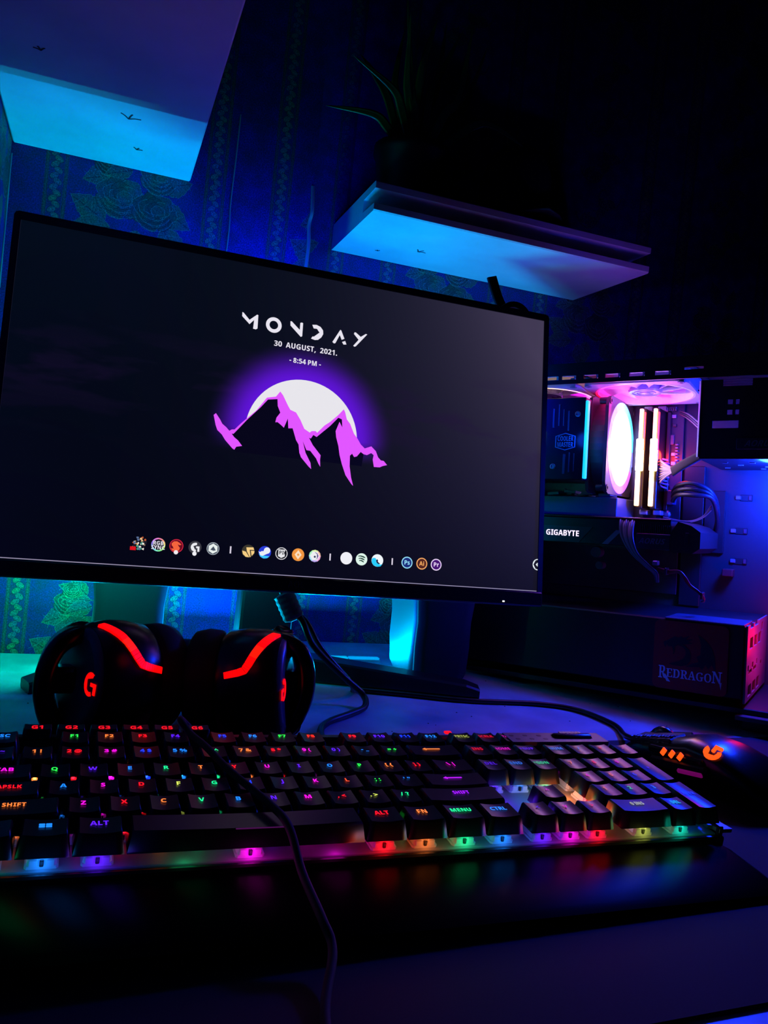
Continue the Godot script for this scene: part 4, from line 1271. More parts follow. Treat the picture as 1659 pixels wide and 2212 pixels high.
func build_keyboard() -> void:
	var t := thing("keyboard", "black mechanical keyboard with rainbow-lit legends, raised caps and glowing clear switches", "keyboard", Transform3D(Basis(Vector3(0.9994, -0.018, -0.0307), Vector3(0.0208, 0.9954, 0.0938), Vector3(0.0289, -0.0944, 0.9951)).orthonormalized(), Vector3(-0.0484, 0.0494, -0.4865)))
	var black := mat(Color(0.016, 0.016, 0.018), 0.38)
	var capm := StandardMaterial3D.new()
	capm.albedo_texture = noise_tex(256, 0.2, Color(0.08, 0.08, 0.085), Color(0.12, 0.12, 0.125), 14, 2)
	capm.roughness = 0.3
	capm.metallic_specular = 0.42
	capm.uv1_triplanar = true
	capm.uv1_scale = Vector3(30, 30, 30)
	# tub and plate
	var st := sf()
	box(st, Vector3(0.208, -0.0215, 0.0495), Vector3(0.446, 0.0095, 0.131), 0.002)
	box(st, Vector3(0.208, -0.021, 0.1148), Vector3(0.446, 0.0105, 0.0034), 0.001)
	box(st, Vector3(0.208, -0.0125, -0.0138), Vector3(0.446, 0.012, 0.006), 0.001)
	box(st, Vector3(0.4295, -0.014, 0.05), Vector3(0.004, 0.007, 0.128), 0.0008)
	obj("tub", st, black, t)
	st = sf()
	box(st, Vector3(0.207, -0.0162, 0.05), Vector3(0.44, 0.0016, 0.125), 0.0004)
	obj("switch_plate", st, mat(Color(0.55, 0.55, 0.57), 0.5), t)
	st = sf()
	for x in [-0.002, 0.41]:
		box(st, Vector3(x, -0.031, -0.004), Vector3(0.03, 0.011, 0.01), 0.001)
	obj("flip_foot", st, black, t)
	st = sf()
	for x in [0.0, 0.405]:
		box(st, Vector3(x, -0.0268, 0.104), Vector3(0.04, 0.0012, 0.01), 0.0004)
	obj("rubber_foot", st, black, t)
	st = sf()
	prism(st, flat([424, 104, 436, 104, 438, 114, 428, 114, 427, 109, 424, 108]), -0.014, -0.0115, Transform3D(Basis(Vector3.RIGHT, Vector3.BACK, Vector3.DOWN), Vector3(0, -0.026, 0)))
	obj("corner_piece", st, mat(Color(0.3, 0.3, 0.34), 0.4), t)
	# wrist rest
	st = sf()
	var rings := []
	for q in [[0.1172, -0.019, 0.012], [0.122, -0.018, 0.014], [0.145, -0.0185, 0.012], [0.162, -0.0195, 0.009], [0.1675, -0.0212, 0.006]]:
		var lower := -0.0232
		rings.append(PackedVector3Array([Vector3(-0.015, lower, q[0]), Vector3(-0.015, q[1], q[0]), Vector3(0.2, q[1] - 0.0008, q[0]), Vector3(0.424, q[1], q[0]), Vector3(0.431, q[1] - 0.003, q[0]), Vector3(0.432, lower, q[0])]))
	loft(st, rings, true, true, 1)
	var rest := StandardMaterial3D.new()
	rest.albedo_color = Color(0.014, 0.014, 0.016)
	rest.roughness = 0.36
	rest.metallic_specular = 0.07
	obj("wrist_rest", st, rest, t)
	# key table: legend, centre in key units, width in key units, colour
	var R := Color(1.0, 0.06, 0.12)
	var M := Color(0.95, 0.05, 0.85)
	var V := Color(0.35, 0.1, 1.0)
	var B := Color(0.08, 0.22, 1.0)
	var C := Color(0.1, 0.5, 1.0)
	var T := Color(0.08, 0.9, 0.55)
	var G := Color(0.15, 0.95, 0.3)
	var Y := Color(0.8, 0.85, 0.35)
	var P := Color(1.0, 0.48, 0.2)
	var rows := [
		[0.0028, 0.0, [["ESC", 0.5, 1, C], ["F1", 2.5, 1, G], ["F2", 3.5, 1, P], ["F3", 4.5, 1, R], ["F4", 5.5, 1, V], ["F5", 7, 1, B], ["F6", 8, 1, C], ["F7", 9, 1, G], ["F8", 10, 1, Color(1, 0.16, 0.05)], ["F9", 11.5, 1, R], ["F10", 12.5, 1, V], ["F11", 13.5, 1, B], ["F12", 14.5, 1, C], ["PRTSC", 15.75, 1, Y], ["SCRLK", 16.75, 1, R], ["PAUSE", 17.75, 1, M]]],
		[0.0265, 0.0014, [["` ~", 0.5, 1, V], ["1 !", 1.5, 1, P], ["2 @", 2.5, 1, R], ["3 #", 3.5, 1, M], ["4 $", 4.5, 1, B], ["5 %", 5.5, 1, C], ["6 ^", 6.5, 1, T], ["7 &", 7.5, 1, P], ["8 *", 8.5, 1, R], ["9 (", 9.5, 1, M], ["0 )", 10.5, 1, V], ["- _", 11.5, 1, C], ["= +", 12.5, 1, G], ["<-", 14, 2, P], ["INS", 15.75, 1, R], ["HOME", 16.75, 1, M], ["PGUP", 17.75, 1, V], ["NUM", 19, 1, C], ["/", 20, 1, C], ["*", 21, 1, Color(1, 0.2, 0.1)], ["-", 22, 1, M]]],
		[0.0455, 0.0, [["TAB", 0.75, 1.5, M], ["Q", 2, 1, G], ["W", 3, 1, V], ["E", 4, 1, C], ["R", 5, 1, T], ["T", 6, 1, P], ["Y", 7, 1, R], ["U", 8, 1, M], ["I", 9, 1, V], ["O", 10, 1, C], ["P", 11, 1, G], ["[ {", 12, 1, P], ["] }", 13, 1, R], ["\\ |", 14.25, 1.5, M], ["DEL", 15.75, 1, V], ["END", 16.75, 1, C], ["PGDN", 17.75, 1, T], ["7", 19, 1, P], ["8", 20, 1, R], ["9", 21, 1, M], ["+", 22, 1, V]]],
		[0.0645, 0.0, [["CAPSLK", 0.875, 1.75, R], ["A", 2.25, 1, C], ["S", 3.25, 1, M], ["D", 4.25, 1, R], ["F", 5.25, 1, Y], ["G", 6.25, 1, T], ["H", 7.25, 1, B], ["J", 8.25, 1, V], ["K", 9.25, 1, M], ["L", 10.25, 1, Color(1.0, 0.3, 0.12)], ["; :", 11.25, 1, G], ["' \"", 12.25, 1, C], ["<--", 13.875, 2.25, Color(0.7, 0.08, 1.0)], ["4", 19, 1, M], ["5", 20, 1, P], ["6", 21, 1, B]]],
		[0.0837, 0.0004, [["SHIFT", 1.125, 2.25, P], ["Z", 2.75, 1, M], ["X", 3.75, 1, R], ["C", 4.75, 1, P], ["V", 5.75, 1, T], ["B", 6.75, 1, C], ["N", 7.75, 1, V], ["M", 8.75, 1, M], [", <", 9.75, 1, R], [". >", 10.75, 1, Y], ["/ ?", 11.75, 1, T], ["SHIFT", 13.625, 2.75, Color(0.6, 0.08, 1.0)], ["^", 16.75, 1, M], ["1", 19, 1, P], ["2", 20, 1, G], ["3", 21, 1, C], ["ENTER", 22, 1, B]]],
		[0.1030, 0.0, [["CTRL", 0.625, 1.25, P], ["WIN", 1.875, 1.25, C], ["ALT", 3.125, 1.25, V], ["", 6.875, 6.25, M], ["ALT", 10.625, 1.25, R], ["FN", 11.875, 1.25, P], ["MENU", 13.125, 1.25, T], ["CTRL", 14.375, 1.25, C], ["<", 15.75, 1, V], ["v", 16.75, 1, M], [">", 17.75, 1, R], ["0 INS", 19.5, 2, Y], [". DEL", 21, 1, Color(0.05, 0.85, 0.8)]]],
	]
	# clear switch housing and its parts
	st = sf()
	loft(st, [ring(rr(0.0145, 0.0145, 0.001, 1), Transform3D(Basis(Vector3.RIGHT, Vector3.FORWARD, Vector3.UP), Vector3.ZERO)), ring(rr(0.0145, 0.0145, 0.001, 1), Transform3D(Basis(Vector3.RIGHT, Vector3.FORWARD, Vector3.UP), Vector3(0, 0.0012, 0))), ring(rr(0.0132, 0.0132, 0.001, 1), Transform3D(Basis(Vector3.RIGHT, Vector3.FORWARD, Vector3.UP), Vector3(0, 0.0014, 0))), ring(rr(0.0108, 0.0104, 0.001, 1), Transform3D(Basis(Vector3.RIGHT, Vector3.FORWARD, Vector3.UP), Vector3(0, 0.0056, 0)))])
	for x in [-0.0036, 0.0036]:
		box(st, Vector3(x, 0.0024, 0.0063), Vector3(0.004, 0.0036, 0.0016), 0.0004)
	var housing := done(st)
	st = sf()
	box(st, Vector3(0, 0.0052, 0.0008), Vector3(0.0066, 0.0034, 0.0066), 0.0004)
	box(st, Vector3(0, 0.0024, 0.0066), Vector3(0.0018, 0.003, 0.0016), 0.0003)
	var stem := done(st)
	st = sf()
	box(st, Vector3(0, 0.0054, 0.0054), Vector3(0.0042, 0.0013, 0.0014), 0.0003)
	var led := done(st)
	var sizes := {}
	var stemm := mat(Color(0.05, 0.05, 0.055), 0.4)
	for r in rows.size():
		for k in rows[r][2]:
			var w: float = k[2] * PITCH
			var deep := 0.018
			var z: float = rows[r][0] + 0.0006
			if k[0] in ["+", "ENTER"]:
				deep = 0.018 + PITCH
				z += PITCH / 2
			var id := "%.3f|%.3f" % [w, deep]
			if not sizes.has(id):
				sizes[id] = cap_mesh(w, deep)
			var x: float = k[1] * PITCH
			var at := Vector3(x, rows[r][1], z)
			var col: Color = k[3]
			var right: bool = k[1] > 15.2
			var sw := put("switch", housing, clear_plastic(Color(0.86, 0.86, 0.88), 0.25), t, Transform3D(Basis.IDENTITY, Vector3(x, -0.0154, rows[r][0] + 0.0004 + (PITCH / 2 if deep > 0.02 else 0.0))))
			put("stem", stem, stemm, sw)
			put("led", led, glow(col, 9.0), sw)
			var cap := put("keycap", sizes[id], capm, t, Transform3D(Basis.IDENTITY, at))
			if k[0] == "":
				# the space bar carries only a short dash
				st = sf()
				box(st, Vector3(0.004, -0.0001, 0.0068), Vector3(0.026, 0.0003, 0.0009), 0.0001)
				obj("legend", st, glow(Color(0.7, 0.2, 0.75), 0.12), cap)
				continue
			var h := 0.0037 if k[0].length() <= 3 else 0.0028
			var e := 0.6 if right else 1.4
			var lay := Basis(Vector3.RIGHT, Vector3.FORWARD, Vector3.UP)
			if k[0] in ["<-", "<--"]:
				st = sf()
				prism(st, flat([-6.5, 0, -4.0, 1.6, -4.0, 0.6, 6.0, 0.6, 6.0, -0.6, -4.0, -0.6, -4.0, -1.6]), 0, 0.0001, Transform3D(lay, Vector3(-0.001, 0.0004, -0.0026)))
				obj("legend", st, glow(col, e), cap)
				continue
			if k[0] == "WIN":
				for q in [[-1.5, 0.9], [1.5, 0.9], [-1.5, -0.9], [1.5, -0.9]]:
					st = sf()
					prism(st, rr(0.0026, 0.0015, 0.0002, 1), 0, 0.0001, Transform3D(lay, Vector3(q[0] * 0.001, 0.0004, -0.0022 - q[1] * 0.001)))
					obj("legend", st, glow(col, e), cap)
				continue
			lettering("legend", k[0], h, glow(col, e), cap, Transform3D(lay, Vector3(-0.0004, 0.0005, -0.0024)), true, "Droid Sans", 0.94 if k[0].length() < 5 else 0.82)
	# six macro keys behind the function row
	var small := cap_mesh(0.0168, 0.0095, 0.0046, 2.6, 0.0004)
	for i in 6:
		var at := Vector3(0.0269 + i * 0.0185, -0.0005, -0.0128)
		var cap := put("macro_key", small, capm, t, Transform3D(Basis(Vector3.RIGHT, 0.12), at))
		lettering("legend", "G%d" % (i + 1), 0.0026, glow(R, 1.3), cap, Transform3D(Basis(Vector3.RIGHT, Vector3.FORWARD, Vector3.UP), Vector3(0, 0.0003, -0.0002)), true, "Droid Sans", 1.2)
	# rear deck, media panel with its roller
	st = sf()
	prism(st, flat([-15, -10.5, -9, -10.5, -9, -6.2, -17, -6.2]), -0.015, 0.43, Transform3D(Basis(Vector3(0, 0, 1), Vector3.UP, Vector3(-1, 0, 0)).inverse(), Vector3.ZERO))
	st = sf()
	box(st, Vector3(0.2075, -0.0085, -0.0142), Vector3(0.445, 0.005, 0.0055), 0.0008)
	obj("rear_deck", st, black, t)
	st = sf()
	punched(st, [0.335, 0.3735, 0.4065, 0.4165], [-0.004, -0.001, 0.006, 0.0118], [[1, 1]], 0.003, Transform3D(Basis(Vector3.RIGHT, Vector3.BACK, Vector3.DOWN), Vector3(0, -0.0005, 0)))
	var panel := obj("media_panel", st, mat(Color(0.34, 0.33, 0.37), 0.42), t)
	for i in 6:
		st = sf()
		prism(st, rr(0.0036, 0.0024, 0.0006, 1), 0, 0.0001, Transform3D(Basis(Vector3.RIGHT, Vector3.FORWARD, Vector3.UP), Vector3(0.3395 + (i % 3) * 0.0115 + (i / 3) * 0.0025, 0.00105, 0.0008 + (i / 3) * 0.0058)))
		obj("panel_icon", st, mat(Color(0.06, 0.06, 0.07), 0.5), panel)
	st = sf()
	lathe(st, [[0.0036, -0.016], [0.0044, -0.0145], [0.0044, 0.0145], [0.0036, 0.016]], 26, Transform3D(Basis(Vector3(0, 0, -1), Vector3.UP, Vector3.RIGHT), Vector3(0.39, -0.001, 0.0026)))
	obj("volume_roller", st, mat(Color(0.03, 0.03, 0.034), 0.3), t)
	for i in 15:
		st = sf()
		box(st, Vector3(0.38 + i * 0.00125, 0.0033, 0.0012), Vector3(0.0007, 0.0008, 0.0036), 0.0001)
		obj("roller_ridge", st, mat(Color(0.65, 0.62, 0.68), 0.3, 0.5), t)
	st = sf()
	box(st, Vector3(0.2955, -0.0022, -0.0118), Vector3(0.0052, 0.0016, 0.003), 0.0004)
	obj("lock_light", st, glow(R, 1.2), t)
	# light thrown on the plate by the rows of switches that stand open to view
	for q in [[1.875, 0.112, C, 1.0], [3.125, 0.112, V, 1.0], [5.2, 0.112, T, 0.25], [6.875, 0.112, M, 1.2], [9.2, 0.112, M, 0.5], [10.625, 0.112, R, 1.2], [11.875, 0.112, P, 0.7], [13.125, 0.112, T, 1.0], [14.375, 0.112, C, 1.0], [15.75, 0.112, V, 1.0], [16.75, 0.112, M, 1.0], [17.75, 0.112, R, 1.2], [19.5, 0.112, Y, 0.5], [21, 0.112, Color(0.05, 0.85, 0.7), 0.8], [0.4, 0.112, T, 0.8], [15.75, 0.066, V, 0.9], [16.75, 0.072, C, 1.4], [17.75, 0.066, T, 0.8], [18.35, 0.062, P, 1.0], [18.4, 0.078, R, 1.4]]:
		omni(Vector3(q[0] * PITCH, -0.0125, minf(q[1], 0.1117)), q[2], 0.000042 * q[3] * KEYS, 0.004, t)
const KEYS := 9.0

# ---------------------------------------------------------------- headset
func ear_cup(t: Node3D, at: Vector3, side: float) -> void:
	# the cup's axis runs from its outer plate inwards
	var toe := 0.5 if side < 0 else 0.42
	var ax := Vector3(-side * cos(toe), -0.08, -sin(toe)).normalized()
	var y := (Vector3.UP - ax * ax.dot(Vector3.UP)).normalized()
	var xf := Transform3D(Basis(y.cross(ax), y, ax), at)
	var shell := mat(Color(0.03, 0.03, 0.034), 0.3)
	var cup := part("ear_cup", t, xf)
	var prof := [[0.0, 0.032, 0.0385], [0.004, 0.0345, 0.041], [0.014, 0.0365, 0.0435], [0.028, 0.037, 0.0435], [0.042, 0.0355, 0.0415], [0.047, 0.032, 0.038]]
	var st := sf()
	var rings := []
	for q in prof:
		rings.append(ring(oval(q[1], q[2], 40), ID, q[0]))
	loft(st, rings, true, true, 1)
	obj("shell", st, shell, cup)
	st = sf()
	rings = []
	for q in [[0.046, 0.031, 0.037], [0.05, 0.0355, 0.041], [0.06, 0.0365, 0.042], [0.069, 0.034, 0.04], [0.073, 0.028, 0.034], [0.072, 0.021, 0.026]]:
		rings.append(ring(oval(q[1], q[2], 40), ID, q[0]))
	loft(st, rings, true, true, 1)
	obj("ear_pad", st, mat(Color(0.012, 0.012, 0.013), 0.75), cup)
	# side plate with the lit letter
	st = sf()
	rings = []
	for q in [[0.0005, 0.031, 0.038], [-0.003, 0.0295, 0.0365], [-0.0042, 0.025, 0.032]]:
		rings.append(ring(oval(q[1], q[2], 32), Transform3D(Basis(Vector3.RIGHT, Vector3.UP, Vector3.BACK), Vector3.ZERO), q[0]))
	loft(st, rings, true, true, 1)
	obj("side_plate", st, mat(Color(0.32, 0.33, 0.33), 0.34), cup)
	var front := -side
	var face := Transform3D(Basis(Vector3(side, 0, 0), Vector3.UP, Vector3(0, 0, -side)), Vector3(FRONT(cup) * 0.021, 0.0015, -0.0045))
	var g := []
	for k in 12:
		var a := deg_to_rad(60 + k * 21.5)
		g += [cos(a) * 7.6, sin(a) * 8.4]
	for k in 12:
		var a := deg_to_rad(60 + (11 - k) * 21.5)
		g += [cos(a) * 4.8, sin(a) * 5.4]
	var red := glow(Color(1.0, 0.03, 0.02), 1.0)
	st = sf()
	prism(st, flat(g), 0, 0.0006, face)
	obj("lit_letter", st, red, cup)
	st = sf()
	prism(st, flat([0.6, 1.4, 7.8, 1.4, 7.8, -6.4, 5.0, -6.4, 5.0, -1.2, 0.6, -1.2]), 0, 0.0006, face)
	obj("lit_letter", st, red, cup)
	# light bar bent round the front of the shell: position along the axis, angle up from the front
	var f := FRONT(cup)
	var route := [[0.005, 80.0], [0.009, 68.0], [0.014, 55.0], [0.019, 42.0], [0.0235, 30.0], [0.0265, 24.0], [0.032, 21.5], [0.038, 20.0], [0.044, 18.5]]
	var pts := PackedVector3Array()
	var outw := PackedVector3Array()
	for i in 25:
		var u := i / 24.0 * (route.size() - 1)
		var k := mini(int(u), route.size() - 2)
		var z := lerpf(route[k][0], route[k + 1][0], u - k) * (1.0 if side < 0 else 0.86)
		var a := deg_to_rad(lerpf(route[k][1], route[k + 1][1], u - k))
		var j := 0
		while j < prof.size() - 2 and prof[j + 1][0] < z:
			j += 1
		var w := clampf((z - prof[j][0]) / (prof[j + 1][0] - prof[j][0]), 0, 1)
		var rx: float = lerpf(prof[j][1], prof[j + 1][1], w)
		var ry: float = lerpf(prof[j][2], prof[j + 1][2], w)
		pts.append(Vector3(f * cos(a) * rx, sin(a) * ry, z))
		outw.append(Vector3(f * cos(a), sin(a), 0))
	for i in 24:
		st = sf()
		var quadr := []
		for e in [i, i + 1]:
			var d := (pts[mini(e + 1, 24)] - pts[maxi(e - 1, 0)]).normalized()
			var n: Vector3 = outw[e].cross(d).normalized()
			var hw: float = 0.0036 * (1.0 - 0.35 * e / 24.0)
			var o: Vector3 = outw[e] * 0.0011
			var lo: Vector3 = outw[e] * -0.001
			var gap := d * (0.00012 if e == i else -0.00012)
			quadr.append(PackedVector3Array([pts[e] + n * hw + lo + gap, pts[e] - n * hw + lo + gap, pts[e] - n * hw + o + gap, pts[e] + n * hw + o + gap]))
		loft(st, quadr)
		obj("light_bar", st, glow(Color(1.0, 0.1, 0.02) if i in [7, 8, 9] else Color(1.0, 0.015, 0.012), 1.15), cup)
	omni(Vector3(f * 0.06, 0.04, 0.02), Color(1.0, 0.05, 0.03), 0.00006, 0.006, cup)

func FRONT(cup: Node3D) -> float:
	return 1.0 if (cup.transform.basis.x).z > 0 else -1.0

func build_headset() -> void:
	var t := thing("headset", "black headset with red light bars and red letters on its ear cups, behind the keyboard", "headset", Transform3D(Basis.IDENTITY, Vector3(0.0785, 0, -0.615)))
	ear_cup(t, Vector3(-0.0795, 0.0525, 0.012), -1.0)
	ear_cup(t, Vector3(0.069, 0.0505, 0.012), 1.0)
	var m := mat(Color(0.02, 0.021, 0.022), 0.25)
	for s in [-1.0, 1.0]:
		var k: float = 1.0 if s < 0 else 0.83
		var st := sf()
		var path := curve([Vector3(s * 0.07, 0.076, -0.012), Vector3(s * 0.082 * k, 0.0835, 0.0), Vector3(s * 0.096 * k, 0.077, 0.01), Vector3(s * 0.103 * k, 0.06, 0.012), Vector3(s * 0.103 * k, 0.04, 0.01), Vector3(s * 0.094 * k, 0.018, 0.004), Vector3(s * 0.07, 0.011, -0.012)], 6)
		sweep(st, path, rr(0.013, 0.024, 0.004, 2), Vector3.BACK)
		obj("yoke_arm", st, m, t)
		st = sf()
		box(st, Vector3(s * 0.092 * k, 0.052, 0.008), Vector3(0.022, 0.019, 0.016), 0.003)
		obj("pivot", st, m, t)
	# padded band, arching back over the desk
	var st := sf()
	var path := curve([Vector3(-0.084, 0.03, -0.006), Vector3(-0.072, 0.03, -0.06), Vector3(-0.04, 0.034, -0.095), Vector3(0, 0.036, -0.105), Vector3(0.04, 0.034, -0.095), Vector3(0.072, 0.03, -0.06), Vector3(0.084, 0.03, -0.006)], 7)
	sweep(st, path, rr(0.016, 0.05, 0.007, 3))
	obj("headband", st, mat(Color(0.014, 0.014, 0.015), 0.7), t)

# ---------------------------------------------------------------- speakers
func build_speakers() -> void:
	for q in [["black speaker with a waisted outline standing behind the headset, left of the monitor's stand", 0.039, -0.872], ["black speaker with a waisted outline standing between the monitor's stand leg and the computer tower", 0.3795, -0.855]]:
		var t := thing("speaker", q[0], "speaker", Transform3D(Basis.IDENTITY, Vector3(q[1], 0, q[2])), "pair of desk speakers")
		var st := sf()
		var rings := []
		for r in [[0.0, 0.058, 0.07], [0.01, 0.066, 0.08], [0.04, 0.07, 0.088], [0.07, 0.069, 0.09], [0.1, 0.076, 0.09], [0.135, 0.08, 0.09], [0.155, 0.076, 0.086], [0.16, 0.07, 0.076]]:
			rings.append(ring(rr(r[1], r[2], 0.012, 3), Transform3D(Basis(Vector3.RIGHT, Vector3.FORWARD, Vector3.UP), Vector3(0, r[0], -0.008))))
		loft(st, rings, true, true, 1)
		obj("cabinet", st, mat(Color(0.18, 0.19, 0.2), 0.45), t)
		st = sf()
		rings = []
		for r in [[0.004, 0.056], [0.012, 0.064], [0.04, 0.0665], [0.07, 0.065], [0.1, 0.071], [0.135, 0.076], [0.152, 0.072]]:
			rings.append(PackedVector3Array([Vector3(-r[1] / 2, r[0], 0.034), Vector3(r[1] / 2, r[0], 0.034), Vector3(r[1] / 2, r[0], 0.038), Vector3(r[1] / 2 - 0.012, r[0], 0.042), Vector3(-r[1] / 2 + 0.012, r[0], 0.042), Vector3(-r[1] / 2, r[0], 0.038)]))
		for r in rings:
			r.reverse()
		loft(st, rings, true, true, 1)
		obj("grille_cloth", st, mat(Color(0.05, 0.055, 0.1), 0.9), t)

# ---------------------------------------------------------------- mouse and pad
func build_mouse() -> void:
	var t := thing("mouse_pad", "wide dark blue cloth desk mat under keyboard and mouse", "mouse pad", Transform3D(Basis(Vector3.UP, 0.03), Vector3(0.42, 0, -0.436)))
	var st := sf()
	box(st, Vector3(0, 0.001, 0), Vector3(1.0, 0.002, 0.346), 0.0008)
	var pm := StandardMaterial3D.new()
	pm.albedo_texture = noise_tex(256, 0.3, Color(0.03, 0.033, 0.06), Color(0.07, 0.075, 0.11), 41, 3)
	pm.roughness = 0.85
	pm.uv1_triplanar = true
	pm.uv1_scale = Vector3(9, 9, 9)
	obj("cloth", st, pm, t)
	var f := Vector3(-0.26, 0, -0.966).normalized()
	t = thing("mouse", "black gaming mouse with orange letter and three orange bars, beside the number pad", "mouse", Transform3D(Basis(f.cross(Vector3.UP), Vector3.UP, -f), Vector3(0.473, 0.0022, -0.497)))
	var shell := mat(Color(0.022, 0.022, 0.025), 0.26)
	st = sf()
	var rings := []
	# along the mouse from nose to tail: z, half width, height, top flatness
	for q in [[-0.066, 0.02, 0.012], [-0.063, 0.027, 0.019], [-0.05, 0.031, 0.0265], [-0.03, 0.033, 0.0325], [-0.015, 0.0325, 0.0365], [-0.005, 0.032, 0.0395], [0.015, 0.033, 0.039], [0.035, 0.034, 0.034], [0.05, 0.031, 0.026], [0.06, 0.024, 0.017], [0.064, 0.016, 0.01]]:
		var r := PackedVector3Array()
		for k in 20:
			var a := TAU * k / 20
			var x: float = signf(cos(a)) * pow(absf(cos(a)), 0.7) * q[1]
			var y: float = signf(sin(a)) * pow(absf(sin(a)), 0.75) * q[2] * 0.5 + q[2] * 0.5
			if y < q[2] * 0.62:
				x *= 0.9
			r.append(Vector3(x, y, q[0]))
		rings.append(r)
	loft(st, rings, true, true, 1)
	obj("shell", st, shell, t)
	var top := sf()
	for s in [-1.0, 1.0]:
		box(top, Vector3(s * 0.0135, 0.027, -0.04), Vector3(0.022, 0.005, 0.042), 0.0022, Basis(Vector3.FORWARD, s * 0.16) * Basis(Vector3.RIGHT, -0.27))
	obj("main_button", top, mat(Color(0.16, 0.16, 0.19), 0.45), t)
	for i in 9:
		st = sf()
		for j in 4:
			box(st, Vector3(-0.025 + j * 0.005 + (i % 2) * 0.0025, 0.0294 + 0.0012 * (i - 4), -0.057 + i * 0.0042), Vector3(0.0034, 0.0014, 0.0024), 0.0004, Basis(Vector3.RIGHT, -0.27))
		obj("grip_dimple", st, mat(Color(0.3, 0.3, 0.36), 0.4), t)
	st = sf()
	lathe(st, [[0.008, -0.0045], [0.0115, -0.003], [0.012, 0.0], [0.0115, 0.003], [0.008, 0.0045]], 28, Transform3D(Basis(Vector3(0, 0, -1), Vector3.UP, Vector3.RIGHT), Vector3(0, 0.0225, -0.044)))
	obj("wheel", st, mat(Color(0.4, 0.4, 0.45), 0.25, 0.7), t)
	# thumb side faces the keyboard
	st = sf()
	box(st, Vector3(-0.0325, 0.0175, -0.006), Vector3(0.006, 0.0085, 0.05), 0.0022, Basis(Vector3.RIGHT, -0.12))
	obj("thumb_panel", st, mat(Color(0.05, 0.05, 0.055), 0.3), t)
	for q in [[-0.024, 0.0275, 0.02], [0.003, 0.028, 0.024]]:
		st = sf()
		box(st, Vector3(-0.0322, q[1] - 0.003, q[0]), Vector3(0.0055, 0.0052, q[2]), 0.0015, Basis(Vector3.RIGHT, -0.08))
		obj("thumb_button", st, mat(Color(0.04, 0.04, 0.045), 0.25), t)
	st = sf()
	box(st, Vector3(-0.0335, 0.0165, 0.006), Vector3(0.006, 0.0035, 0.022), 0.001, Basis(Vector3.RIGHT, -0.14))
	obj("thumb_key", st, lit(Color(0.3, 0.2, 0.3), Color(0.6, 0.03, 0.5), 0.35), t)
	var orange := glow(Color(1.0, 0.3, 0.06), 1.6)
	for i in 3:
		st = sf()
		box(st, Vector3(-0.0352, 0.0252 + 0.0004 * i, -0.0185 + i * 0.0075), Vector3(0.0012, 0.0062, 0.0038), 0.0005, Basis(Vector3.RIGHT, 0.5))
		obj("light_bar", st, orange, t)
	var g := []
	for k in 12:
		var a := deg_to_rad(60 + k * 21.5)
		g += [cos(a) * 6.6, sin(a) * 6.6]
	for k in 12:
		var a := deg_to_rad(60 + (11 - k) * 21.5)
		g += [cos(a) * 3.9, sin(a) * 3.9]
	var nrm := Vector3(-0.62, 0.78, 0.1).normalized()
	var yy := Vector3(0, 0.1, -1.0)
	yy = (yy - nrm * nrm.dot(yy)).normalized()
	var face := Transform3D(Basis(yy.cross(nrm), yy, nrm), Vector3(-0.0262, 0.0352, 0.017))
	st = sf()
	prism(st, flat(g), -0.001, 0.0008, face)
	obj("lit_letter", st, orange, t)
	st = sf()
	prism(st, flat([0.6, 1.2, 6.8, 1.2, 6.8, -5.2, 4.4, -5.2, 4.4, -1.0, 0.6, -1.0]), -0.001, 0.0008, face)
	obj("lit_letter", st, orange, t)
	omni(Vector3(-0.05, 0.03, 0.01), Color(0.7, 0.08, 0.6), 0.00005, 0.006, t)

